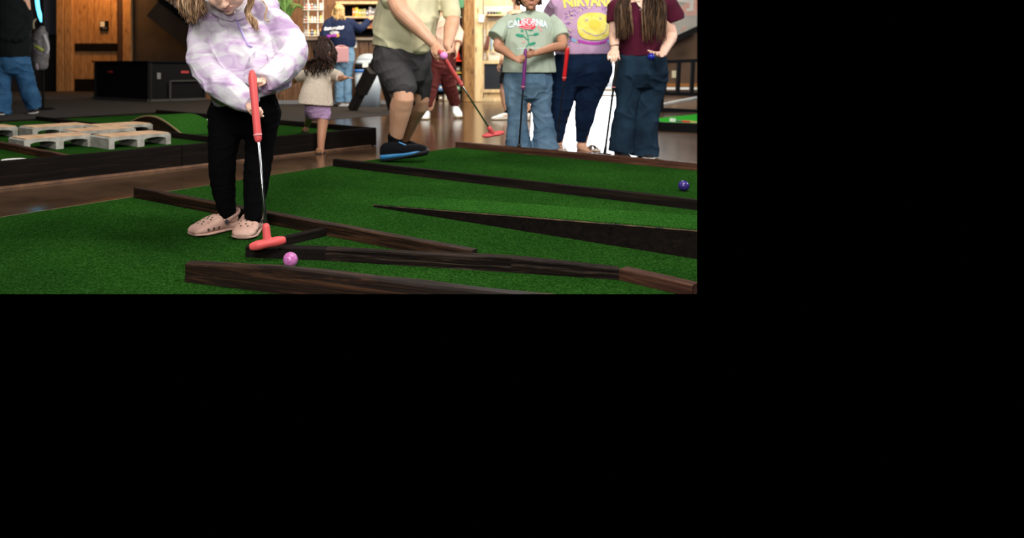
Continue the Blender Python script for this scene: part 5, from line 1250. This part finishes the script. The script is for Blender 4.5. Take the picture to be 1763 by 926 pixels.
# neon strip
LED = mat('led_blue', (.1, .6, .8), .4, emit=(.10, .62, .95), estr=3.2)
P = [W(x, y, 15.0) for x, y in ((62, -70), (63, -20), (64, 2), (66, 16), (70, 31), (71.5, 35))]
ld = thing('light_strip', 'glowing pale blue rope light hanging at the upper left', 'light', P[0])
MB().tube(P, .040, 8, sub=3).build('tube', LED, ld, True)
b_ = MB().box(P[0] + V((0, 0, .05)), (.1, .1, .1)); b_.build('ceiling_mount', BLACK, ld)
# backpack
bp = thing('backpack', 'grey backpack with a lime green strap hanging beside the timber posts', 'backpack', W(72, 122, 12.0))
GB = mat('grey_nylon', (.10, .095, .10), .7, col2=(.16, .15, .16), scale=20)
h = Vol(); h.tube([W(70, 112, 12.0), W(69, 85, 12.0), W(70, 60, 12.0), W(72, 50, 12.0)], [(.12, .09), (.14, .11), (.12, .09), (.06, .05)], 16, side=sx, sub=3); h.organic('pack', GB, bp, .01, 3, disp=folds(.014, 7, (1, 1, 1), 5, 2))
MB().tube([W(59, 79, 11.87), W(66, 82, 11.85), W(74, 87, 11.86)], [(.022, .006)] * 3, 8, side=(0, 0, 1), sub=3).build('lime_strap', mat('lime', (.32, .36, .06), .6), bp, True)
MB().tube([W(76, 60, 11.9), W(80, 72, 11.88), W(83, 84, 11.88), W(80, 92, 11.88)], [(.025, .008)] * 4, 8, side=sx, sub=3).build('silver_strap', mat('silver_cloth', (.45, .45, .48), .5), bp, True)
MB().tube([W(63, 112, 11.9), W(64, 118, 11.9)], .03, 8).build('tassel', mat('mauve', (.20, .16, .19), .7), bp, True)
MB().tube([W(58, 49, 11.9), W(57, 40, 11.9), W(61, 33, 11.95)], [(.02, .01)] * 3, 8, side=sx, sub=3).build('carry_strap', mat('khaki_strap', (.30, .27, .18), .7), bp, True)
ck = thing('coat_rack', 'black coat rack carrying the grey backpack', 'rack', (W(70, 0, 12.1).x, 12.15, .006))
MB().cyl((W(70, 0, 12.1).x, 12.2, .006), (W(70, 0, 12.1).x, 12.2, 1.9), .02).build('pole', BLACK, ck)
MB().cyl((W(70, 0, 12.1).x, 12.2, .006), (W(70, 0, 12.1).x, 12.2, .03), .2, .16).build('base', BLACK, ck)
MB().tube([(W(70, 0, 12.1).x, 12.2, 1.42), (W(70, 0, 12.1).x, 12.08, 1.40), (W(70, 0, 12.1).x, 12.02, 1.45)], .012, 8, sub=3).build('hook', BLACK, ck)
# black benches
q0, q1, q2 = G(160, 170.5), G(256, 176.5), G(355, 173)
def cutbuild(mb, cut, name, m, par):
    r = bmesh.ops.bisect_plane(mb.bm, geom=mb.bm.verts[:] + mb.bm.edges[:] + mb.bm.faces[:], plane_co=cut[0], plane_no=cut[1], clear_outer=True)
    es = [e for e in r['geom_cut'] if isinstance(e, bmesh.types.BMEdge)]
    if es: bmesh.ops.holes_fill(mb.bm, edges=es, sides=0)
    return mb.build(name, m, par)
def bench(a, b, label, red, tagx, shelf, cut):
    t = thing('storage_bench', label, 'bench', (a.x, a.y, .006)); d = (b - a).normalized(); n = V((-d.y, d.x, 0)); n = n if n.y > 0 else -n; L = (b - a).length; r = math.atan2(d.y, d.x)
    H = .78; mid = a + d * L / 2
    cutbuild(MB().box(mid + n * .45 + V((0, 0, H / 2 + .02)), (L, .8, H - .04), rz=r, bev=.012), cut, 'cabinet', BLACK, t)
    cutbuild(MB().box(mid + n * .43 + V((0, 0, H - .005)), (L + .04, .9, .03), rz=r, bev=.006), cut, 'top', mat('black_top', (.006, .006, .007), .8, spec=.1), t)
    MB().box(mid + V((0, 0, .028)), (L, .03, .045), rz=r).build('kick_strip', mat('grey_strip', (.04, .038, .035), .7), t)
    for k, f_ in enumerate((.02, .98)): MB().box(a + d * L * f_ + n * .03 + V((0, 0, H / 2)), (.04, .04, H - .05), rz=r).build('corner_trim', mat('dark_trim', (.012, .012, .013), .6, spec=.1), t)
    MB().box(a + d * L * red + n * .035 + V((0, 0, .57)), (.17, .02, .045), rz=r, bev=.004).build('red_handle', mat('red_label', (.40, .03, .035), .5), t)
    if tagx: MB().box(a + d * L * tagx + n * .035 + V((0, 0, .50)), (.075, .02, .12), rz=r).build('grey_tag', GREYMETAL, t)
    if shelf:
        MB().beam(a + d * L * .34 - n * .02 + V((0, 0, .40)), a + d * L + V((0, 0, .40)) - n * .02, .03, .02).build('shelf_rail', mat('dull_steel', (.045, .045, .045), .6), t)
        MB().box(a + d * L * .34 - n * .02 + V((0, 0, .21)), (.03, .03, .38)).build('shelf_leg', MATS['dull_steel'], t)
    return t
q0.z = q1.z = q2.z = .006
u1_, u2_ = (q1 - q0).normalized(), (q2 - q1).normalized(); mn_ = (u1_ + u2_).normalized()
bench(q0, q1 - (q1 - q0).normalized() * .01, 'long black storage bench with a small red handle, left one', .30, None, False, (q1 - mn_ * .006, mn_))
bench(q1 + (q2 - q1).normalized() * .03, q2, 'black storage bench with a grey tag and steel rail, behind the girl', .62, .16, True, (q1 + mn_ * .006, -mn_))

# ------------------------------------------------------------------ shop counter, shelves
YC = 13.6
co = thing('shop_counter', 'brown wooden shop counter with a steel foot strip', 'counter', (W(560, 0, YC).x, YC, 0))
xa, xb = W(470, 0, YC).x, W(668, 0, YC).x
n = 12
for k in range(n):
    a_ = xa + (xb - xa) * k / n; b2 = xa + (xb - xa) * (k + 1) / n
    MB().box(((a_ + b2) / 2, YC + .03, .58), (b2 - a_ - .006, .05, 1.14), bev=.004).build('front_board', COUNTERWOOD, co)
MB().box(((xa + xb) / 2, YC + .33, .58), (xb - xa, .5, 1.12)).build('carcass', COUNTERWOOD, co)
MB().box(((xa + xb) / 2, YC + .28, 1.185), (xb - xa + .06, .72, .045), bev=.006).build('countertop', mat('grey_worktop', (.22, .18, .14), .4), co)
MB().box(((xa + xb) / 2, YC - .005, .05), (xb - xa, .02, .07)).build('foot_strip', GREYMETAL, co)
one('price_notice', 'white paper notice fixed to the counter front beside the man', 'notice', WHITE, (603.5, 67, 614.5, 82), YC - .012, .008)
one('wall_shelf', 'upper brown plank shelf of the shop wall', 'shelf', PINE2, (578, 2.5, 660, 6.5), 15.1, .5)
one('wall_shelf', 'middle plank shelf holding the yellow boxes', 'shelf', PINE2, (588, 28, 660, 31), 15.1, .5)
one('wall_shelf', 'lower dark plank shelf with folded items', 'shelf', PINE, (560, 46, 660, 48.5), 15.1, .5)
one('shelf_back', 'dark back panel behind the shop shelves', 'panel', BLACK, (590, 6.5, 660, 62), 15.58, .015)
palette = [((.65, .22, .03), 'orange'), ((.70, .50, .05), 'yellow'), ((.45, .40, .05), 'olive yellow'), ((.30, .32, .10), 'green'), ((.40, .36, .12), 'khaki'), ((.15, .14, .17), 'grey'), ((.28, .25, .28), 'mauve grey'), ((.08, .09, .12), 'slate'), ((.45, .43, .42), 'silver')]
x = 607
for (c_, nm), wd, hh in zip(palette, (5, 5, 5, 4, 4, 5, 5, 5, 6), (14, 15, 12, 12, 13, 11, 16, 14, 12)):
    bx = thing('boxed_goods', nm + ' boxed goods on the middle shelf by the man\'s shirt', 'box', W(x + wd / 2, 28, 15.2), 'boxes on the middle shop shelf')
    m_ = mat('goods_' + nm.replace(' ', '_'), c_, .6); wbox(MB(), x, 28 - hh, x + wd - .4, 27.9, 15.2, .12, .004).build('carton', m_, bx)
    wbox(MB(), x + .8, 28 - hh * .6, x + wd - 1.2, 28 - hh * .4, 15.192, .01).build('front_label', WHITE, bx); x += wd
for k, (x, wd, hh, c_, nm) in enumerate(((611, 6, 9, (.35, .22, .12), 'brown'), (619, 8, 8, (.48, .42, .35), 'beige'), (629, 6, 7, (.12, .10, .09), 'dark'), (640, 7, 9, (.30, .12, .08), 'rust'))):
    h = Vol(); a_ = W(x, 46, 15.3); h.tube([W(x, 44.5, 15.3), W(x + wd, 44.8, 15.3)], [(.06 + .01 * k, .05), (.055, .05)], 12); h.tube([W(x + 1, 41.5, 15.3), W(x + wd - 1, 41.5, 15.3)], [.045, .045], 12)
    o = h.organic('folded_cloth', mat('cloth_' + nm, c_, .9), None, .01, 2); tag(o, nm + ' folded cloth bundle on the lower shop shelf', 'cloth', 'bundles on the lower shop shelf')
# wire rack
YK2 = 13.75
rk = thing('display_rack', 'white wire display rack with small coloured goods on the counter', 'rack', W(538, 63, YK2))
for x in (524, 530.5, 547, 556): MB().tube([W(x, 63, YK2 + (0 if x in (530.5, 547) else .2)), W(x, -30, YK2 + (0 if x in (530.5, 547) else .2))], .010, 8).build('upright', WHITE, rk)
for y in (-4, 17.5, 39, 62):
    MB().box(W(540, y, YK2 + .1), (.36, .26, .012)).build('tray', WHITE, rk); MB().tube([W(523, y - 5, YK2 - .03), W(557, y - 5, YK2 - .03)], .008, 6).build('tray_rail', WHITE, rk)
cols = [((.70, .08, .05), 'red'), ((.80, .35, .05), 'orange'), ((.75, .70, .62), 'cream'), ((.02, .05, .22), 'navy'), ((.45, .07, .05), 'brick'), ((.06, .28, .06), 'green'), ((.60, .55, .15), 'mustard'), ((.20, .30, .35), 'teal'), ((.65, .65, .70), 'silver')]
i = 0
for row, y in enumerate((17, 38.5, 61.5)):
    for k in range(6):
        c_, nm = cols[(row * 4 + k * 2 + k // 3) % 9]; x = 525 + k * 5.1
        o = thing('souvenir', '%s souvenir, %s from the left on the %s tray of the white rack' % (nm, ('first', 'second', 'third', 'fourth', 'fifth', 'sixth')[k], ('top', 'middle', 'bottom')[row]), 'souvenir', W(x + 2, y, YK2 + .04), 'souvenirs on the white wire rack')
        m_ = mat('souvenir_' + nm, c_, .5); wd = 3.6
        if (i % 2): wbox(MB(), x, y - 10 - (i % 3), x + wd, y, YK2 + .03, .08, .006).build('packet', m_, o); wbox(MB(), x + .6, y - 6, x + wd - .6, y - 3.5, YK2 + .022, .012).build('front_label', WHITE, o)
        else:
            MB().tube([W(x + 2, y - 1, YK2 + .07), W(x + 2, y - 7, YK2 + .07)], [.024, .022], 12).build('jar', m_, o, True); MB().tube([W(x + 2, y - 8, YK2 + .07), W(x + 2, y - 9.5, YK2 + .07)], [.016, .016], 12).build('lid', WHITE, o, True)
        i += 1
# plant on the counter
pl = thing('potted_grass', 'tall grassy green plant in a dark pot on the left end of the counter', 'plant', W(492, 62, YC + .25))
MB().tube([W(492, 62, YC + .25), W(492, 52, YC + .25), W(492, 44, YC + .25)], [.09, .11, .13], 20, cap=False).build('pot', mat('dark_pot', (.03, .02, .015), .5), pl, True)
lf = MB()
for k in range(90):
    a = random.uniform(0, 6.28); r_ = random.uniform(.05, .42); h_ = random.uniform(.5, 1.0); b = W(492, 46, YC + .25); e = b + V((math.cos(a) * r_, math.sin(a) * r_ * .6, h_ * (1 - r_ * .8)))
    lf.tube([b, b + (e - b) * .5 + V((0, 0, h_ * .25)), e + V((math.cos(a) * .08, 0, -.12 * r_ * 4))], [(.004, .002), (.014, .002), (.002, .001)], 5, sub=3)
lf.build('leaves', mat('grass_leaf', (.06, .17, .03), .5, col2=(.22, .40, .12), scale=9), pl, True)
# litter bin
bn_ = thing('litter_bin', 'grey litter bin with a blue rim and domed lid', 'bin', (W(634, 0, 12.9).x, 12.9, .006))
cx = W(634, 0, 12.9).x; GB2 = mat('bin_grey', (.36, .42, .48), .45)
def rbox(w0, w1, z0, z1, m, nm, bev=.05, par=bn_, cy=13.0):
    bm = bmesh.new(); R_ = []
    for w_, z in ((w0, z0), ((w0 + w1) / 2, (z0 + z1) / 2), (w1, z1)):
        r = []
        for q in range(32):
            a = 2 * math.pi * q / 32; c, s = math.cos(a), math.sin(a); r.append(bm.verts.new((cx + w_ / 2 * math.copysign(abs(c) ** .4, c), cy + w_ * .4 * math.copysign(abs(s) ** .4, s), z)))
        R_.append(r)
    for i in range(2):
        for q in range(32): bm.faces.new((R_[i][q], R_[i][(q + 1) % 32], R_[i + 1][(q + 1) % 32], R_[i + 1][q]))
    bm.faces.new(R_[0][::-1]); bm.faces.new(R_[-1]); return link(nm, bmesh_me(bm), m, par)
rbox(.40, .47, .006, .60, GB2, 'body'); rbox(.49, .49, .60, .645, mat('bin_blue', (.03, .16, .50), .4), 'rim'); rbox(.47, .45, .645, .74, BLACK, 'flap_opening'); rbox(.455, .40, .74, .80, GB2, 'lid')
h = Vol(); h.ball((cx, 13.0, .80), (.20, .16, .12), 24); h.organic('dome', GB2, bn_, .01, 2)
wbox(MB(), 624, 108, 634, 116, 12.80, .02).build('notice_label', WHITE, bn_)
# leaning beam
lb = thing('leaning_beam', 'dark timber beam standing slanted in front of the litter bin', 'beam', G(606, 191))
MB().beam(G(606, 191) + V((0, 0, .02)), W(650, 103, 11.4), .11, .13, bev=.006).build('beam', mat('dark_beam', (.018, .012, .009), .7), lb)
MB().beam(W(621, 159, 11.62), W(640, 121, 11.40), .15, .16, bev=.006).build('sleeve', mat('dark_sleeve', (.012, .009, .008), .7), lb)
MB().beam(W(650, 103, 11.4), G(676, 190), .11, .10, bev=.006).build('prop_leg', MATS['dark_beam'], lb)
# goods shelf behind the man
gs = thing('goods_shelf', 'black shop shelving packed with coloured goods behind the man', 'shelving', (W(773, 0, 15.0).x, 15.0, 0))
wbox(MB(), 738, -40, 741, 174, 14.9, .45).build('side_panel', BLACK, gs); wbox(MB(), 794, -40, 797, 174, 14.9, .45).build('side_panel', BLACK, gs); wbox(MB(), 741, -40, 794, 174, 15.33, .02).build('back_panel', BLACK, gs)
for y, nm in ((28, 'white'), (52, 'black'), (78, 'black'), (106, 'black'), (124, 'yellow'), (140, 'red'), (156, 'black')):
    m_ = {'white': WHITE, 'black': BLACK, 'yellow': mat('yellow_edge', (.55, .42, .03), .5), 'red': mat('red_edge', (.35, .02, .02), .5)}[nm]
    wbox(MB(), 741, y, 794, y + 2.5, 14.9, .43).build('shelf_board', m_, gs)
gcol = [((.05, .20, .45), 'blue'), ((.45, .05, .04), 'red'), ((.55, .48, .35), 'cream'), ((.08, .30, .12), 'green'), ((.70, .68, .66), 'white'), ((.15, .09, .05), 'brown')]
for r_, y in enumerate((28, 52, 78, 106, 124, 140, 156, 173.5)):
    for k in range(4):
        c_, nm = gcol[(r_ * 5 + k * 3) % 6]; x = 755 + k * 10; hh = 9 + (r_ * 3 + k * 2) % 4
        if x > 785 and r_ == 3: continue
        o = thing('packaged_goods', '%s packet, %s from the left on the %s level of the black shelving' % (nm, ('first', 'second', 'third', 'fourth')[k], ('top', 'second', 'third', 'fourth', 'fifth', 'sixth', 'seventh', 'bottom')[r_]), 'packet', W(x + 4, y, 15.0), 'packets on the black shelving')
        wbox(MB(), x, y - hh, x + 7.5, y - .05, 14.98, .2, .006).build('packet', mat('packet_' + nm, c_, .6), o); wbox(MB(), x + 1.5, y - hh * .7, x + 6, y - hh * .35, 14.972, .012).build('front_label', WHITE if nm != 'white' else MATS['packet_blue'], o)
cn = thing('traffic_cone', 'small bright red-orange cone on the shelving beside the timber pillar', 'cone', W(786, 106, 14.9))
CNM = mat('cone_red', (.80, .03, .01), .5); MB().tube([W(786, 105, 14.86), W(786, 92, 14.86), W(786, 80.5, 14.86)], [.085, .055, .018], 20, cap=False).build('cone', CNM, cn, True); wbox(MB(), 777, 104, 795, 106, 14.77, .18, .01).build('base', CNM, cn)
gc = MB(); h = Vol(); h.tube([W(794, -12, 14.6), W(794, 2, 14.6), W(794, 12, 14.6)], [(.05, .03), (.06, .03), (.05, .03)], 12, side=sx)
tag(h.organic('hanging_cloth', cloth('green_cloth', (.08, .22, .12)), None, .008, 2), 'green cloth hanging beside the timber pillar behind the man\'s sleeve', 'cloth')
# timber pillar and whitewashed kiosk
tp_ = thing('timber_pillar', 'thick rough timber pillar with a pale planed side', 'pillar', (W(815, 0, 14.7).x, 14.7, 0))
a_ = W(799, 0, 14.6); b2 = W(817, 0, 14.6); MB().box(((a_.x + b2.x) / 2, 14.75, 1.6), (b2.x - a_.x, .28, 3.2), bev=.01).build('rough_timber', wood_mat('rough_timber', (.07, .028, .008), (.26, .13, .04), (.45, .26, .10), .6, (5, 5, .7)), tp_)
a_ = W(817.3, 0, 14.6); b2 = W(832, 0, 14.6); MB().box(((a_.x + b2.x) / 2, 14.78, 1.6), (b2.x - a_.x, .26, 3.2), bev=.01).build('planed_timber', PINE2, tp_)
wbox(MB(), 824, 25.5, 833, 38, 14.57, .03, .004).build('switch_plate', WHITE, tp_)
ki = thing('kiosk', 'whitewashed plank kiosk with a framed black panel', 'kiosk', (W(860, 0, 15).x, 14.95, 0))
y = 172
for k in range(17): 
    y2 = y - 13.6; wbox(MB(), 832.5, y2 + .35, 886, y, 14.95, .06, .004).build('plank', WHITEWASH if k % 3 else PINE2, ki); y = y2
wbox(MB(), 827, 104.5, 888, 110, 14.88, .06, .004).build('panel_frame', PINE2, ki); wbox(MB(), 827, 154, 888, 159.5, 14.88, .06, .004).build('panel_frame', PINE2, ki); wbox(MB(), 827, 110.2, 833.5, 153.8, 14.88, .06, .004).build('panel_frame', PINE2, ki)
wbox(MB(), 834, 110, 888, 154, 14.93, .015).build('black_panel', mat('slate_panel', (.012, .015, .022), .35), ki)
wbox(MB(), 840, 24.5, 870, 27, 14.72, .22, .004).build('ledge', PINE2, ki); wbox(MB(), 831, 168.5, 887, 174.5, 14.87, .07, .004).build('base_plank', PINE2, ki)
wbox(MB(), 838, 28, 841, 104, 14.9, .05, .003).build('upright', PINE2, ki)
for k, (x, c_, nm) in enumerate(((841, (.03, .03, .08), 'navy'), (846, (.01, .01, .01), 'black'), (851, (.012, .012, .014), 'charcoal'), (856, (.03, .10, .02), 'dark green'), (861, (.12, .22, .03), 'olive green'))):
    o = thing('bottle', nm + ' bottle standing on the kiosk ledge', 'bottle', W(x, 24.5, 14.8), 'bottles on the kiosk ledge'); m_ = mat('bottle_' + nm.replace(' ', '_'), c_, .25)
    MB().tube([W(x, 24, 14.8), W(x, 21, 14.8), W(x, 19.6, 14.8)], [.026, .026, .012], 12).build('glass', m_, o, True); MB().tube([W(x, 18.8, 14.8), W(x, 17.6, 14.8)], .012, 10).build('cap', WHITE, o, True)
o = thing('hand_brush', 'brown wooden brush hanging on the kiosk planks', 'brush', W(840, 84, 14.86)); MB().tube([W(842, 60, 14.86), W(840, 70, 14.86), W(837, 84, 14.86)], [(.020, .015), (.035, .02), (.045, .02)], 12, side=sx, sub=2).build('brush', mat('brush_brown', (.16, .05, .03), .6), o, True)
o = thing('hanging_ribbon', 'pale blue strip hanging on the kiosk planks', 'strip', W(847, 86, 14.88)); MB().beam(W(847, 60, 14.9), W(846, 86, 14.9), .03, .03).build('strip', mat('pale_blue', (.25, .42, .52), .6), o)

# ------------------------------------------------------------------ right: railing, net, side mat
rl = thing('railing', 'black metal railing behind the woman in maroon', 'railing', (W(1150, 0, 11.6).x, 11.6, 0))
YQ = 11.6
def rb(x0, y0, x1, y1, nm, m_=BLACK, wd=.05, ht=.05, Y0=YQ, Y1=YQ): MB().beam(W(x0, y0, Y0), W(x1, y1, Y1), wd, ht).trim().build(nm, m_, rl)
rb(1100, 108, 1215, 103.5, 'top_rail'); rb(1100, 160, 1215, 162.5, 'bottom_rail', ht=.06)
for x in (1123, 1146, 1169, 1193): rb(x, 105.5, x - 2.6, 160.5, 'baluster', wd=.052)
rb(1142, 105, 1137, 193, 'post', wd=.07, ht=.06)
rb(1132, 189, 1215, 193.5, 'foot_beam', ht=.075)
rb(1098, 106, 1096, 191, 'post')
wt = thing('white_pipe', 'white pipe lying slanted behind the railing posts', 'pipe', W(1140, 181, 11.9)); MB().tube([W(1141, 180, 11.9), W(1215, 165.5, 11.9)], .026, 12).trim().build('pipe', WHITE, wt, True)
MB().tube([W(1140, 180.3, 11.9), W(1141.5, 180, 11.9)], .029, 12, cap=False).build('end_cap', GREYMETAL, wt, True); MB().tube([W(1141, 182, 11.92), G(1141, 191)], .012, 8).build('stand', BLACK, wt)
sm = thing('side_putting_mat', 'bright green side mat with a black kerb and a printed sticker', 'mat', G(1170, 218))
z_ = .09; k0, k1, k2, k3 = G(1128, 211, z_), G(1210, 214.5, z_), G(1210, 195, z_), G(1128, 204, z_)
MB().prism([k0, k1, k2, k3], .0, z_).trim().build('mat_top', mat('bright_turf', (.012, .15, .012), .9, col2=(.03, .24, .025), scale=60, spec=0), sm)
MB().prism([k0 + V((0, -.02, 0)), k1 + V((0, -.02, 0)), k1 + V((0, -.07, 0)), k0 + V((0, -.07, 0))], 0, z_ + .012).trim().build('kerb', BLACK, sm)
a_, b2 = G(1153, 209.2, z_), G(1160, 209.6, z_); MB().beam(a_ + V((0, 0, .012)), G(1163, 209.6, z_) + V((0, 0, .012)), .02, .05).build('sticker_white', WHITE, sm)
MB().beam(G(1165, 210, z_) + V((0, 0, .008)), G(1174, 210.5, z_) + V((0, 0, .008)), .02, .025).build('sticker_grey', GREYMETAL, sm); MB().beam(G(1175, 210.5, z_) + V((0, 0, .010)), G(1187, 211.2, z_) + V((0, 0, .010)), .02, .025).build('sticker_red', mat('sticker_red', (.65, .06, .04), .5), sm)
MB().beam(G(1188, 211, z_) + V((0, 0, .008)), G(1199, 211.6, z_) + V((0, 0, .008)), .02, .02).build('sticker_tan', mat('sticker_tan', (.6, .38, .15), .5), sm)
one('wall_socket', 'cream electrical outlet on the brown wall behind the railing', 'outlet', mat('cream_plastic', (.62, .58, .42), .4), (1157, 121.5, 1165.5, 134), YD - .02, .02, .003)
# batting cage
cgf = thing('netted_cage', 'netted cage with an orange banner at the upper right', 'cage', W(1170, 75, 16.5))
def cb_(x0, y0, x1, y1, nm, m_, wd=.07, ht=.10, Y0=16.5): MB().beam(W(x0, y0, Y0), W(x1, y1, Y0), wd, ht).trim().build(nm, m_, cgf)
cb_(1110, 92, 1215, 43, 'slanted_rail', BLACK, .08, .11)
pl_ = MB(); pts = [W(1108, 90, 16.9), W(1215, 40, 16.9), W(1215, -40, 16.9), W(1108, -40, 16.9)]
f_ = [pl_.bm.verts.new(p) for p in pts]; f2 = [pl_.bm.verts.new(p + V((0, .03, 0))) for p in pts]; pl_.bm.faces.new(f_); pl_.bm.faces.new(f2[::-1])
for i in range(4): pl_.bm.faces.new((f_[i], f_[(i + 1) % 4], f2[(i + 1) % 4], f2[i]))
pl_.trim().build('grey_backing', mat('cage_grey', (.20, .19, .17), .8, col2=(.32, .30, .27), scale=3), cgf)
net = MB()
def ybot(x): return 90 - (x - 1108) * 50 / 107
for k in range(36):
    x = 1124 + k * 2.3; net.tube([W(x, ybot(x) - 1, 16.7), W(x + 6, -30, 16.7)], .005, 4, cap=False)
for k in range(44):
    y = -25 + k * 2.5; xs_ = max(1124, 1108 + (90 - y) * 0 ); xe = 1212 if y < ybot(1212) else 1108 + (90 - y) * 107 / 50
    if xe > xs_ + 3: net.tube([W(xs_, y, 16.7), W(xe, y - 1, 16.7)], .005, 4, cap=False)
net.trim(); o = net.build('netting', mat('net_grey', (.42, .42, .40), .8), cgf)
ORG = mat('banner_orange', (.80, .16, .05), .7, col2=(.70, .12, .05), scale=12)
bm = bmesh.new()
def solid(pts, Y, th, m_, nm):
    mb = MB(); a = [mb.bm.verts.new(W(x, y, Y)) for x, y in pts]; b = [mb.bm.verts.new(W(x, y, Y) + V((0, th, 0))) for x, y in pts]; mb.bm.faces.new(a); mb.bm.faces.new(b[::-1])
    for i in range(len(pts)): j = (i + 1) % len(pts); mb.bm.faces.new((a[i], a[j], b[j], b[i]))
    mb.trim().build(nm, m_, cgf)
solid([(1172, 12), (1184, 4), (1215, -10), (1215, 25), (1182, 27), (1176, 20)], 16.82, .02, ORG, 'orange_banner')
solid([(1168, 0), (1194, 0), (1194, 18), (1183, 19), (1183, 15), (1188, 14), (1188, 4), (1168, 3)], 16.78, .02, WHITE, 'white_letter')
solid([(1172, 52), (1182, 43), (1183, 46), (1174, 55)], 16.82, .02, ORG, 'orange_stroke')
